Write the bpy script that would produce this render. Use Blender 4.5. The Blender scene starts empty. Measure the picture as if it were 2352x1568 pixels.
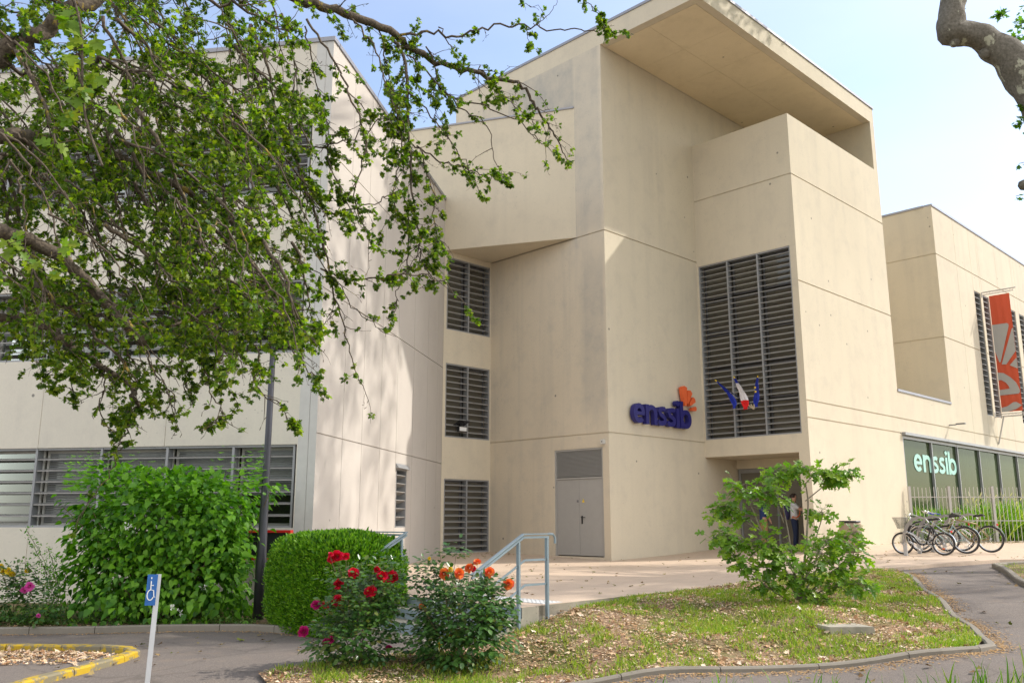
import bpy, math, random
import numpy as np
from mathutils import Vector, Matrix, noise as mnoise
from mathutils.geometry import delaunay_2d_cdt, tessellate_polygon
random.seed(7); rng = np.random.default_rng(7)
S = bpy.context.scene; COL = S.collection
R = math.radians
# ------------------------------------------------------------------ survey of the place
# picture measurements (2352 px wide) are turned into points of the place by intersecting sight lines with known planes
F, CX, CY, PIT, EYE = 2000.0, 1176.0, 784.0, R(11.56), 1.2
def sight(u, v):
    x, y = (u-CX)/F, -(v-CY)/F
    return x, math.cos(PIT)-y*math.sin(PIT), math.sin(PIT)+y*math.cos(PIT)
def on_z(u, v, z):
    r = sight(u, v); t = (z-EYE)/r[2]
    return Vector((r[0]*t, r[1]*t, z))
def on_y(u, v, y):
    r = sight(u, v); t = y/r[1]
    return Vector((r[0]*t, y, EYE+r[2]*t))
def to_px(p):
    c, s = math.cos(PIT), math.sin(PIT); z = p[2]-EYE
    f = p[1]*c+z*s; up = -p[1]*s+z*c
    return CX+F*p[0]/f, CY-F*up/f
E1 = Vector((math.sin(R(45.5)), math.cos(R(45.5)), 0)); E2 = Vector((-E1.y, E1.x, 0))
WD = Vector((math.sin(R(9.98)), math.cos(R(9.98)), 0)); WF = Vector((-WD.y, WD.x, 0))
PA = Vector((2.89, 26.05, 0)); PB = PA+E1*5.1; PC = Vector((9.17, 26.94, 0))
PC = PB-E2*((PB-PC).dot(E2))
PD = PA+E2*5.18; PE = Vector((-2.28, 28.25, 0)); PW = Vector((-4.06, 18.1, 0))
UP = Vector((0, 0, 1))
# ------------------------------------------------------------------ tagging
ORG = {}
def tag(o, label=None, cat=None, group=None, kind=None):
    if label: o['label'] = label
    if cat: o['category'] = cat
    if group: o['group'] = group
    if kind: o['kind'] = kind
    return o
def empty(name, loc, label, cat, group=None, rz=0):
    o = bpy.data.objects.new(name, None); COL.objects.link(o)
    o.location = loc; o.rotation_euler = (0, 0, rz); o.empty_display_size = .2
    ORG[o] = Vector(loc); return tag(o, label, cat, group)
def link(name, me, parent=None, org=None):
    o = bpy.data.objects.new(name, me); COL.objects.link(o)
    if parent is not None: o.parent = parent; ORG[o] = ORG.get(parent, Vector())
    elif org is not None: o.location = org; ORG[o] = Vector(org)
    else: ORG[o] = Vector((0, 0, 0))
    return o
def copy_tree(o, parent=None):
    c = o.copy(); COL.objects.link(c); c.parent = parent
    for ch in list(o.children): copy_tree(ch, c)
    return c
# ------------------------------------------------------------------ mesh builder
class MB:
    def __init__(s): s.v = []; s.f = []; s.m = []
    def add(s, vs, fs, mi=0):
        b = len(s.v); s.v += [tuple(p) for p in vs]
        for f in fs: s.f.append(tuple(b+i for i in f)); s.m.append(mi)
    def quad(s, a, b, c, d, mi=0): s.add((a, b, c, d), ((0, 1, 2, 3),), mi)
    def box(s, p, X, Y, Z, mi=0):        # corner p and three edge vectors
        p, X, Y, Z = Vector(p), Vector(X), Vector(Y), Vector(Z)
        vs = [p, p+X, p+X+Y, p+Y, p+Z, p+X+Z, p+X+Y+Z, p+Y+Z]
        s.add(vs, ((0, 3, 2, 1), (4, 5, 6, 7), (0, 1, 5, 4), (1, 2, 6, 5), (2, 3, 7, 6), (3, 0, 4, 7)), mi)
    def cbox(s, c, sx, sy, sz, X=Vector((1, 0, 0)), Y=Vector((0, 1, 0)), Z=UP, mi=0):
        c = Vector(c); s.box(c-X*sx/2-Y*sy/2-Z*sz/2, X*sx, Y*sy, Z*sz, mi)
    def bar(s, a, b, w, h, up=UP, mi=0):
        a, b = Vector(a), Vector(b); d = (b-a).normalized()
        side = d.cross(up)
        if side.length < 1e-4: side = d.cross(Vector((1, 0, 0)))
        side.normalize(); u = side.cross(d)
        s.box(a-side*w/2-u*h/2, b-a, side*w, u*h, mi)
    def prism(s, poly, z0, z1, mi=0):
        n = len(poly); vs = [(p[0], p[1], z0) for p in poly]+[(p[0], p[1], z1) for p in poly]
        ar = sum(poly[i][0]*poly[(i+1) % n][1]-poly[(i+1) % n][0]*poly[i][1] for i in range(n))
        fs = [tuple(range(n))[::-1], tuple(range(n, 2*n))]+[(i, (i+1) % n, n+(i+1) % n, n+i) for i in range(n)]
        if ar < 0: fs = [f[::-1] for f in fs]
        s.add(vs, fs, mi)
    def tube(s, pts, r, n=6, mi=0, cap=True, flat=None):
        pts = [Vector(p) for p in pts]; m = len(pts)
        rs = r if isinstance(r, (list, tuple)) else [r]*m
        vs = []; t = (pts[1]-pts[0]).normalized()
        a = t.orthogonal().normalized()
        for i, p in enumerate(pts):
            t = (pts[min(i+1, m-1)]-pts[max(i-1, 0)])
            t = t.normalized() if t.length > 1e-9 else Vector((0, 0, 1))
            a = (a-t*a.dot(t)); a = a.normalized() if a.length > 1e-6 else t.orthogonal().normalized()
            b = t.cross(a)
            for k in range(n):
                an = 2*math.pi*k/n; vs.append(p+a*math.cos(an)*rs[i]+b*math.sin(an)*rs[i])
        fs = [(i*n+k, i*n+(k+1) % n, (i+1)*n+(k+1) % n, (i+1)*n+k) for i in range(m-1) for k in range(n)]
        if cap: fs += [tuple(range(n))[::-1], tuple(range((m-1)*n, m*n))]
        s.add(vs, fs, mi)
    def lathe(s, c, prof, n=20, axis=UP, mi=0):
        axis = Vector(axis).normalized(); a = axis.orthogonal().normalized(); b = axis.cross(a); c = Vector(c); vs = []
        for (r, z) in prof:
            for k in range(n):
                an = 2*math.pi*k/n; vs.append(c+axis*z+(a*math.cos(an)+b*math.sin(an))*r)
        m = len(prof)
        fs = [(i*n+k, i*n+(k+1) % n, (i+1)*n+(k+1) % n, (i+1)*n+k) for i in range(m-1) for k in range(n)]
        fs += [tuple(range(n))[::-1], tuple(range((m-1)*n, m*n))]
        s.add(vs, fs, mi)
    def torus(s, c, axis, R0, r, n=32, k=6, mi=0):
        axis = Vector(axis).normalized(); a = axis.orthogonal().normalized(); b = axis.cross(a); c = Vector(c); vs = []
        for i in range(n):
            t = 2*math.pi*i/n; d = a*math.cos(t)+b*math.sin(t)
            for j in range(k):
                q = 2*math.pi*j/k; vs.append(c+d*(R0+r*math.cos(q))+axis*r*math.sin(q))
        s.add(vs, [(i*k+j, ((i+1) % n)*k+j, ((i+1) % n)*k+(j+1) % k, i*k+(j+1) % k) for i in range(n) for j in range(k)], mi)
    def stroke(s, P, pts, w, d, org, X, Y, N, mi=0, closed=False, n0=0.0):
        # flat letter stroke in the plane org,X,Y ; thickness d along N
        m = len(pts); L = []; Rr = []
        for i in range(m):
            if closed: a, b = pts[i-1], pts[(i+1) % m]
            else: a, b = pts[max(i-1, 0)], pts[min(i+1, m-1)]
            tx, ty = b[0]-a[0], b[1]-a[1]; l = math.hypot(tx, ty) or 1
            nx, ny = -ty/l*w/2, tx/l*w/2
            L.append((pts[i][0]+nx, pts[i][1]+ny)); Rr.append((pts[i][0]-nx, pts[i][1]-ny))
        T = lambda q, dd: org+X*(P[0]+q[0])+Y*(P[1]+q[1])+N*dd
        vs = [T(q, n0+d) for q in L]+[T(q, n0+d) for q in Rr]+[T(q, n0) for q in L]+[T(q, n0) for q in Rr]
        fs = []
        for i in range(m if closed else m-1):
            j = (i+1) % m
            fs += [(i, m+i, m+j, j), (2*m+i, 2*m+j, 3*m+j, 3*m+i), (i, j, 2*m+j, 2*m+i), (m+i, 3*m+i, 3*m+j, m+j)]
        if not closed: fs += [(0, 2*m, 3*m, m), (m-1, 2*m-1, 4*m-1, 3*m-1)]
        s.add(vs, fs, mi)
    def build(s, name, mats, parent=None, org=None, local=False, smooth=False):
        me = bpy.data.meshes.new(name)
        o_ = Vector((0, 0, 0)) if local else (ORG.get(parent, Vector()) if parent is not None else Vector(org or (0, 0, 0)))
        me.from_pydata([(p[0]-o_[0], p[1]-o_[1], p[2]-o_[2]) for p in s.v], [], s.f)
        mats = mats if isinstance(mats, (list, tuple)) else [mats]
        for m in mats: me.materials.append(m)
        if len(mats) > 1: me.polygons.foreach_set('material_index', s.m)
        if smooth: me.polygons.foreach_set('use_smooth', [True]*len(s.f))
        me.update()
        return link(name, me, parent, org)
def tri_mesh(name, V, T, mat, parent=None, org=None, smooth=False, mi=None):
    o_ = ORG.get(parent, Vector()) if parent is not None else Vector(org or (0, 0, 0))
    me = bpy.data.meshes.new(name); V = np.asarray(V, dtype=np.float32)-np.array(o_, dtype=np.float32); T = np.asarray(T, dtype=np.int32)
    me.vertices.add(len(V)); me.vertices.foreach_set('co', V.ravel())
    me.loops.add(T.size); me.loops.foreach_set('vertex_index', T.ravel())
    me.polygons.add(len(T)); me.polygons.foreach_set('loop_start', np.arange(0, T.size, 3, dtype=np.int32))
    for m in (mat if isinstance(mat, (list, tuple)) else [mat]): me.materials.append(m)
    if mi is not None: me.polygons.foreach_set('material_index', np.asarray(mi, dtype=np.int32))
    if smooth: me.polygons.foreach_set('use_smooth', np.ones(len(T), dtype=bool))
    me.update(calc_edges=True); return link(name, me, parent, org)
def nrm(a): return a/np.maximum(np.linalg.norm(a, axis=-1, keepdims=True), 1e-9)
def scatter(tpl, P, D, N, Sz, wid=None):
    """copies of a leaf template (x = along the leaf, y = across, z = up) at P, pointing along D, facing N"""
    tv, tf = tpl; P = np.asarray(P, float); D = nrm(np.asarray(D, float)); N = np.asarray(N, float)
    Y = nrm(np.cross(N, D)); Z = np.cross(D, Y); Sz = np.asarray(Sz, float)
    w = np.broadcast_to(np.asarray(1.0 if wid is None else wid, float), (len(P),))
    V = P[:, None, :]+(tv[None, :, 0:1]*D[:, None, :]+tv[None, :, 1:2]*w[:, None, None]*Y[:, None, :]+tv[None, :, 2:3]*Z[:, None, :])*Sz[:, None, None]
    k = len(tv); T = tf[None, :, :]+(np.arange(len(P))*k)[:, None, None]
    return V.reshape(-1, 3), T.reshape(-1, 3)
def fan(outline, centre=(.45, 0, -.06)):
    vs = np.array([centre]+[(x, y, z) for x, y, z in outline], float); n = len(outline)
    return vs, np.array([(0, i+1, (i+1) % n+1) for i in range(n)])
def half(pts, droop=.12, lift=.06):     # mirrored outline from half outline (x, y)
    o = [(x, y, lift*abs(y)*3-droop*x*x) for x, y in pts]
    return o+[(x, -y, z) for x, y, z in reversed(o) if abs(y) > 1e-6]
OVATE = fan(half([(0, 0), (.15, .2), (.4, .3), (.7, .2), (1, 0)]), (.45, 0, -.05))
HEART = fan(half([(0, 0), (.05, .26), (.3, .4), (.65, .26), (1, 0)], .3), (.4, 0, -.06))
ROSEL = fan(half([(0, 0), (.12, .22), (.42, .34), (.75, .24), (1, 0)], .18), (.45, 0, -.07))
HAW = fan(half([(0, 0), (.22, .07), (.32, .38), (.46, .42), (.5, .2), (.62, .42), (.78, .38), (.76, .16), (1, .12)], .2), (.5, 0, -.04))
FIG = fan(half([(0, 0), (-.1, .2), (.1, .42), (.3, .4), (.3, .17), (.45, .2), (.6, .55), (.75, .5), (.68, .15), (.85, .22), (1.0, .14), (1.03, 0)], .25), (.35, 0, -.05))
PLANE = fan(half([(0, 0), (.0, .3), (.2, .6), (.3, .3), (.65, .5), (.6, .2), (1, 0)], .2), (.35, 0, -.04))
NEEDLE = (np.array([(0, -.1, 0), (0, .1, 0), (.6, .09, .03), (1, 0, 0), (.6, -.09, .03)], float), np.array([(0, 1, 2), (0, 2, 4), (4, 2, 3)]))
BLADE = (np.array([(0, -.05, 0), (0, .05, 0), (.5, .04, 0), (.5, -.04, 0), (.85, .02, -.1), (.85, -.02, -.1), (1, 0, -.22)], float),
         np.array([(0, 1, 2), (0, 2, 3), (3, 2, 4), (3, 4, 5), (5, 4, 6)]))
CHIP = fan([(0, 0, 0), (.2, .25, .03), (.7, .2, 0), (1, .02, .05), (.75, -.22, .0), (.25, -.2, .03)], (.5, 0, .02))
DRYL = fan([(0, 0, .1), (.1, .3, .0), (.35, .2, .12), (.6, .42, .02), (.75, .15, .1), (1, .05, .25), (.7, -.2, .08), (.5, -.4, .0), (.3, -.18, .1), (.1, -.25, .05)], (.5, 0, 0))
def rdir(n): return nrm(rng.normal(size=(n, 3)))
# ------------------------------------------------------------------ materials
def newmat(name):
    m = bpy.data.materials.new(name); m.use_nodes = True; nt = m.node_tree; nt.nodes.clear()
    return m, nt, nt.nodes, nt.links
def nd(nt, t, ins=None, **kw):
    n = nt.nodes.new(t)
    for k, v in kw.items(): setattr(n, k, v)
    for k, v in (ins or {}).items():
        if hasattr(v, 'is_output'): nt.links.new(v, n.inputs[k])
        else: n.inputs[k].default_value = v
    return n
def c4(c): return (c[0], c[1], c[2], 1)
def mix(nt, f, a, b, bt='MIX'):
    n = nt.nodes.new('ShaderNodeMix'); n.data_type = 'RGBA'; n.blend_type = bt
    for i, v in ((0, f), (6, a), (7, b)):
        if hasattr(v, 'is_output'): nt.links.new(v, n.inputs[i])
        else: n.inputs[i].default_value = v if i == 0 else c4(v)
    return n.outputs[2]
def ramp(nt, f, stops):
    n = nt.nodes.new('ShaderNodeValToRGB'); nt.links.new(f, n.inputs[0]); e = n.color_ramp.elements
    while len(e) < len(stops): e.new(.5)
    for i, (p, c) in enumerate(stops): e[i].position = p; e[i].color = c4(c) if not isinstance(c, (int, float)) else (c, c, c, 1)
    return n.outputs[0]
def noise(nt, sc, det=4, scale3=None, rough=.55, src='Object'):
    tc = nt.nodes.new('ShaderNodeTexCoord'); o = tc.outputs[src]
    if scale3: o = nd(nt, 'ShaderNodeMapping', {'Vector': o, 'Scale': scale3}).outputs[0]
    return nd(nt, 'ShaderNodeTexNoise', {'Vector': o, 'Scale': sc, 'Detail': det, 'Roughness': rough}).outputs[0]
def finish(nt, col, rough=.8, spec=.3, metal=0, bump=None, bstr=.3, bdist=.01, **kw):
    b = nd(nt, 'ShaderNodeBsdfPrincipled', {'Roughness': rough, 'Specular IOR Level': spec, 'Metallic': metal})
    if hasattr(col, 'is_output'): nt.links.new(col, b.inputs['Base Color'])
    else: b.inputs['Base Color'].default_value = c4(col)
    if bump is not None:
        bp = nd(nt, 'ShaderNodeBump', {'Strength': bstr, 'Distance': bdist, 'Height': bump}); nt.links.new(bp.outputs[0], b.inputs['Normal'])
    o = nt.nodes.new('ShaderNodeOutputMaterial'); nt.links.new(b.outputs[0], o.inputs[0]); return b
def simple(name, col, rough=.5, metal=0, var=.12, sc=6, spec=.4):
    m, nt, N, L = newmat(name)
    c2 = tuple(x*(1-var) for x in col); f = noise(nt, sc, 5)
    finish(nt, mix(nt, f, tuple(min(1, x*(1+var)) for x in col), c2), rough, spec, metal, f, .08, .005); return m
def leafm(name, cols, tr=.35, rough=.45, tcol=None, spec=.35):
    m, nt, N, L = newmat(name)
    g = N.new('ShaderNodeNewGeometry'); k = len(cols)
    c = ramp(nt, g.outputs['Random Per Island'], [(i/(k-1), x) for i, x in enumerate(cols)])
    b = nd(nt, 'ShaderNodeBsdfPrincipled', {'Base Color': c, 'Roughness': rough, 'Specular IOR Level': spec})
    tc = mix(nt, 1.0, c, tcol or (1.6, 1.9, .6), 'MULTIPLY')
    t = nd(nt, 'ShaderNodeBsdfTranslucent', {'Color': tc})
    ms = nd(nt, 'ShaderNodeMixShader', {0: tr, 1: b.outputs[0], 2: t.outputs[0]})
    o = N.new('ShaderNodeOutputMaterial'); L.new(ms.outputs[0], o.inputs[0]); return m
def concrete(name, col, dark, pores=.5, streak=.24, blotch=.9, band=None):
    m, nt, N, L = newmat(name)
    big = noise(nt, .35, 6, (1, 1, .7)); c = mix(nt, ramp(nt, big, [(.35, 0), (.7, 1)]), tuple(x*(1-.1*blotch) for x in col), col)
    st = noise(nt, 1.0, 5, (2.2, 2.2, .12)); c = mix(nt, ramp(nt, st, [(.5, 0), (.78, streak)]), c, dark)
    mid = noise(nt, 1.7, 7, None, .65); c = mix(nt, ramp(nt, mid, [(.5, 0), (.75, .30*blotch)]), c, dark)
    fine = noise(nt, 22, 6); c = mix(nt, ramp(nt, fine, [(.3, .14), (.7, 0)]), c, dark)
    tc = N.new('ShaderNodeTexCoord')
    if band:      # grey weathering with its own outline: (along vector, u0, u1, z0, z1, strength)
        for vec, a0, a1, z0, z1, k_ in band:
            du = nd(nt, 'ShaderNodeVectorMath', {0: tc.outputs['Object'], 1: tuple(vec)}, operation='DOT_PRODUCT').outputs['Value']
            sz = nd(nt, 'ShaderNodeSeparateXYZ', {0: tc.outputs['Object']}).outputs[2]; wob = noise(nt, .9, 5, (1, 1, .35))
            ww = nd(nt, 'ShaderNodeMath', {0: wob, 1: -.5}, operation='ADD').outputs[0]
            def edge(v, a, b, amp):
                q = nd(nt, 'ShaderNodeMath', {0: ww, 1: amp, 2: v}, operation='MULTIPLY_ADD').outputs[0]
                return nd(nt, 'ShaderNodeMapRange', {'Value': q, 'From Min': a, 'From Max': b}).outputs[0]
            m1 = nd(nt, 'ShaderNodeMath', {0: edge(du, a0-.06, a0+.06, .2), 1: edge(du, a1+.15, a1-.15, .8)}, operation='MULTIPLY').outputs[0]
            m2 = nd(nt, 'ShaderNodeMath', {0: edge(sz, z0-.2, z0+.4, 3), 1: edge(sz, z1+.4, z1-.4, 3)}, operation='MULTIPLY').outputs[0]
            mm = nd(nt, 'ShaderNodeMath', {0: m1, 1: m2}, operation='MULTIPLY').outputs[0]
            mm = nd(nt, 'ShaderNodeMath', {0: mm, 1: ramp(nt, mid, [(.3, .35*k_), (.7, k_)])}, operation='MULTIPLY').outputs[0]
            c = mix(nt, mm, c, dark)
    v = nd(nt, 'ShaderNodeTexVoronoi', {'Vector': tc.outputs['Object'], 'Scale': 1.15})
    c = mix(nt, ramp(nt, v.outputs['Distance'], [(.035, .85), (.05, 0)]), c, tuple(x*.45 for x in dark))
    v2 = nd(nt, 'ShaderNodeTexVoronoi', {'Vector': tc.outputs['Object'], 'Scale': 9})
    pm = noise(nt, .5, 3)
    f2 = nd(nt, 'ShaderNodeMath', {0: ramp(nt, v2.outputs['Distance'], [(.09, pores), (.14, 0)]), 1: ramp(nt, pm, [(.45, 0), (.65, 1)])}, operation='MULTIPLY')
    c = mix(nt, f2.outputs[0], c, tuple(x*.6 for x in dark))
    finish(nt, c, .85, .2, 0, fine, .25, .006); return m
M = {}
M['concrete'] = concrete('cream_concrete', (.66, .582, .44), (.40, .36, .30))
M['weathered'] = concrete('weathered_cream_concrete', (.665, .58, .445), (.34, .33, .30), .6, .4, 1.0, [(E2, .08, 1.0, 3.9, 9.2, .5), (E2, .1, 1.15, 10.2, 16.5, .4), (E2, 1.2, 4.2, 14.6, 16.6, .75), (E2, 1.17, 1.5, 10.2, 15, .7)])
M['soffit'] = concrete('soffit_concrete', (.80, .68, .47), (.45, .36, .22), .2, .1)
M['precast'] = concrete('grey_precast', (.72, .67, .56), (.42, .40, .36), .9, .15)
M['cement_panel'] = concrete('pale_cement_panel', (.54, .495, .44), (.42, .38, .34), .0, .12)
M['stain_conc'] = concrete('weathered_concrete', (.42, .38, .30), (.13, .13, .11), .9, .7)
M['kerb'] = concrete('kerb_concrete', (.27, .24, .195), (.13, .115, .09), .7, .3)
M['alu'] = simple('grey_aluminium', (.29, .295, .30), .42, .25)
M['alu_dark'] = simple('dark_grey_aluminium', (.17, .17, .18), .5, .2)
M['slat'] = simple('louvre_aluminium', (.31, .30, .28), .5, .2)
M['shutter'] = simple('roller_shutter', (.27, .28, .28), .6)
M['white_frame'] = simple('white_window_frame', (.55, .54, .50), .5)
M['coping'] = simple('zinc_coping', (.30, .30, .32), .45, .5)
M['door'] = simple('grey_door_paint', (.36, .35, .33), .55, 0, .06)
M['black'] = simple('black_plastic', (.02, .02, .022), .4)
M['rubber'] = simple('tyre_rubber', (.035, .033, .032), .75)
M['chrome'] = simple('chrome', (.62, .62, .62), .22, .9)
M['steel'] = simple('galvanised_steel', (.45, .45, .45), .45, .6)
M['steel_dull'] = simple('dull_rack_steel', (.30, .28, .26), .5, .4)
M['fence'] = simple('fence_paint', (.50, .47, .44), .5, .1)
M['rail'] = simple('blue_grey_rail_paint', (.23, .29, .32), .45, .1)
M['blue_letter'] = simple('navy_letter_paint', (.018, .016, .14), .5)
M['orange'] = simple('orange_letter_paint', (.75, .135, .04), .5)
M['mint'] = simple('mint_vinyl', (.36, .62, .53), .5)
M['red'] = simple('red_paint', (.62, .025, .02), .4)
M['gold'] = simple('gold_frame_paint', (.32, .24, .12), .4, .4)
M['frame_green'] = simple('grey_green_frame_paint', (.28, .36, .34), .35, .3)
M['blue_grip'] = simple('blue_grip', (.05, .07, .35), .5)
M['dark_glass_box'] = simple('dark_cabinet_glass', (.03, .03, .035), .15)
M['lamp_post'] = simple('lamp_post_paint', (.06, .06, .068), .38, .3)
M['skin'] = simple('skin', (.52, .29, .20), .55)
M['hair'] = simple('dark_hair', (.03, .02, .015), .6)
M['white_cloth'] = simple('white_cotton', (.62, .64, .66), .9)
M['navy_cloth'] = simple('navy_denim', (.02, .03, .07), .9)
M['tan_cloth'] = simple('tan_cotton', (.42, .26, .12), .9)
M['blue_cloth'] = simple('blue_cotton', (.03, .05, .16), .9)
M['purple_bag'] = simple('dark_violet_nylon', (.035, .03, .09), .7)
M['orange_trim'] = simple('orange_trim', (.7, .15, .04), .7)
M['room'] = simple('dim_interior', (.10, .115, .07), .9)  # dark green put into the colour in place of mirrored trees
M['room_floor'] = simple('interior_floor', (.12, .11, .09), .5)
M['interior_dark'] = simple('dark_interior', (.13, .12, .10), .9)
M['flag_blue'] = simple('flag_blue', (.02, .04, .38), .8)
M['flag_white'] = simple('flag_white', (.75, .75, .8), .8)
M['flag_red'] = simple('flag_red', (.75, .02, .02), .8)
M['yellow'] = simple('star_yellow', (.85, .6, .02), .6)
M['pole_navy'] = simple('flag_pole_navy', (.015, .03, .08), .4)
M['cream_pole'] = simple('cream_socket', (.65, .6, .45), .5)
M['banner_red'] = simple('banner_red', (.62, .095, .04), .7, 0, .05, 2)
M['banner_grey'] = simple('banner_grey', (.42, .40, .38), .7, 0, .05, 2)
M['sign_blue'] = simple('sign_blue', (.01, .10, .33), .4)
M['white'] = simple('white_paint', (.72, .72, .70), .5)
M['aggregate'] = concrete('washed_aggregate', (.36, .27, .19), (.15, .11, .08), 1, .2)
M['tactile'] = simple('tactile_strip', (.62, .62, .60), .6)
M['step_paint'] = simple('blue_grey_riser', (.22, .28, .31), .6)
def glass_dark(name, tint, mixf, painted_sheen=0, dc=(.30, .28, .24, 1)):
    m, nt, N, L = newmat(name)
    f = noise(nt, 1.3, 3, (1, 1, 1))
    g = nd(nt, 'ShaderNodeBsdfGlossy', {'Color': (.75, .8, .76, 1), 'Roughness': .02})
    t = nd(nt, 'ShaderNodeBsdfTransparent', {'Color': c4(tint)})
    lw = nd(nt, 'ShaderNodeFresnel', {'IOR': 1.5})
    mm = nd(nt, 'ShaderNodeMath', {0: lw.outputs[0], 1: mixf}, operation='MULTIPLY'); mm.use_clamp = True
    ms = nd(nt, 'ShaderNodeMixShader', {0: mm.outputs[0], 1: t.outputs[0], 2: g.outputs[0]})
    if painted_sheen:
        db = nd(nt, 'ShaderNodeBsdfDiffuse', {'Color': dc}); m2 = nd(nt, 'ShaderNodeMixShader', {0: painted_sheen, 1: ms.outputs[0], 2: db.outputs[0]}); ms = m2  # flat colour over the pane, painted in place of reflected and room light
    o = N.new('ShaderNodeOutputMaterial'); L.new(ms.outputs[0], o.inputs[0]); return m
M['glass'] = glass_dark('window_glass', (.6, .62, .56), 1.6, .42, (.36, .33, .27, 1))
M['wing_glass'] = glass_dark('wing_glass', (.4, .42, .38), 1.6, .10, (.2, .2, .18, 1))
M['green_glass'] = glass_dark('green_glass', (.5, .62, .42), .7, .30, (.15, .20, .10, 1))  # green put into tint and overlay in place of mirrored trees
def asphalt():
    m, nt, N, L = newmat('asphalt')
    a = noise(nt, .5, 5); b = noise(nt, 60, 4, None, .7); d = noise(nt, 3, 5)
    c = mix(nt, a, (.17, .142, .12), (.225, .19, .16))
    c = mix(nt, ramp(nt, b, [(.35, .8), (.55, 0)]), c, (.09, .08, .075)); c = mix(nt, ramp(nt, b, [(.6, 0), (.72, .6)]), c, (.42, .38, .33))
    c = mix(nt, ramp(nt, d, [(.55, 0), (.8, .35)]), c, (.30, .22, .15))
    tcx = N.new('ShaderNodeTexCoord'); wv = nd(nt, 'ShaderNodeTexNoise', {'Vector': tcx.outputs['Object'], 'Scale': 1.5, 'Detail': 5})
    wm = nd(nt, 'ShaderNodeMixRGB', {0: .35, 1: tcx.outputs['Object'], 2: wv.outputs['Color']})
    vc = nd(nt, 'ShaderNodeTexVoronoi', {'Vector': wm.outputs[0], 'Scale': .55}, feature='DISTANCE_TO_EDGE')
    c = mix(nt, ramp(nt, vc.outputs['Distance'], [(.0, .55), (.012, 0)]), c, (.10, .085, .07))
    finish(nt, c, .9, .25, 0, b, .5, .006); return m
def terracem():
    m, nt, N, L = newmat('terrace_concrete')
    a = noise(nt, .6, 6); b = noise(nt, 40, 4, None, .7); d = noise(nt, 2.5, 5)
    c = mix(nt, a, (.54, .42, .31), (.62, .49, .37))
    c = mix(nt, ramp(nt, b, [(.35, .4), (.6, 0)]), c, (.28, .21, .16)); c = mix(nt, ramp(nt, d, [(.5, 0), (.8, .3)]), c, (.30, .24, .19))
    finish(nt, c, .9, .2, 0, b, .3, .005); return m
def soil():
    m, nt, N, L = newmat('soil_and_mulch')
    a = noise(nt, 1.2, 6); b = noise(nt, 30, 5, None, .75)
    c = mix(nt, ramp(nt, a, [(.42, 0), (.58, 1)]), (.36, .25, .16), (.16, .17, .05))
    c = mix(nt, ramp(nt, b, [(.3, .8), (.6, 0)]), c, (.07, .05, .03)); c = mix(nt, ramp(nt, b, [(.6, 0), (.75, .6)]), c, (.42, .30, .20))
    finish(nt, c, .95, .1, 0, b, .7, .02); return m
def yellowk():
    m, nt, N, L = newmat('worn_yellow_paint')
    a = noise(nt, 5, 7, None, .7); c = mix(nt, ramp(nt, a, [(.47, 0), (.53, 1)]), (.50, .33, .02), (.22, .19, .12))
    finish(nt, c, .7, .3, 0, a, .3, .01); return m
def bark(name, c1, c2, c3, sc=4, th=.55):
    m, nt, N, L = newmat(name)
    a = noise(nt, sc, 7, (1, 1, .6), .65); b = noise(nt, sc*6, 5)
    c = mix(nt, ramp(nt, b, [(.3, 0), (.7, 1)]), c1, c2); c = mix(nt, ramp(nt, a, [(th, 0), (th+.04, 1)]), c, c3)
    finish(nt, c, .85, .2, 0, b, .5, .01); return m
M['asphalt'] = asphalt(); M['terrace'] = terracem(); M['soil'] = soil(); M['yellow_kerb'] = yellowk()
M['haw_bark'] = bark('lichen_bark', (.05, .038, .028), (.15, .12, .085), (.30, .22, .05), 9, .6)
M['plane_bark'] = bark('plane_bark', (.10, .088, .066), (.19, .17, .135), (.40, .39, .29), 6.5, .56)
M['twig'] = bark('twig_bark', (.10, .07, .04), (.2, .15, .09), (.22, .18, .10), 12)
M['haw_leaf'] = leafm('hawthorn_leaf', [(.022, .055, .004), (.07, .13, .008), (.13, .20, .010), (.24, .28, .018)], .48)
M['haw_young'] = leafm('hawthorn_young_leaf', [(.08, .16, .010), (.14, .22, .012), (.24, .27, .02)], .45)
M['mock_leaf'] = leafm('mock_orange_leaf', [(.03, .11, .008), (.07, .20, .012), (.13, .30, .015), (.17, .36, .02)], .3, .5)
M['mock_young'] = leafm('mock_orange_young_leaf', [(.10, .28, .012), (.18, .38, .02)], .4, .5)
M['mock_dark'] = leafm('viburnum_leaf', [(.03, .09, .01), (.07, .16, .02), (.16, .25, .05)], .25, .35)
M['yew_leaf'] = leafm('yew_needles', [(.025, .09, .006), (.08, .22, .01), (.17, .36, .015), (.24, .42, .02)], .25, .5)
M['rose_leaf'] = leafm('rose_leaf', [(.025, .075, .016), (.05, .125, .025), (.08, .17, .03)], .15, .3, None, .6)
M['rose_leaf_y'] = leafm('young_rose_leaf', [(.05, .12, .02), (.10, .18, .03), (.18, .17, .05)], .3, .4)
M['fig_leaf'] = leafm('fig_leaf', [(.08, .18, .016), (.15, .28, .02), (.27, .38, .03)], .38, .38, None, .5)
M['plane_leaf'] = leafm('plane_leaf', [(.06, .15, .015), (.12, .24, .02)], .4)
M['grass'] = leafm('lawn_grass', [(.11, .21, .012), (.19, .30, .02), (.30, .37, .04), (.42, .38, .10)], .3)
M['tall_grass'] = leafm('tall_ornamental_grass', [(.06, .15, .012), (.12, .26, .015), (.20, .34, .03), (.34, .36, .10)], .4)
M['seed_head'] = leafm('seed_heads', [(.5, .42, .28), (.65, .56, .4)], .3)
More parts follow.
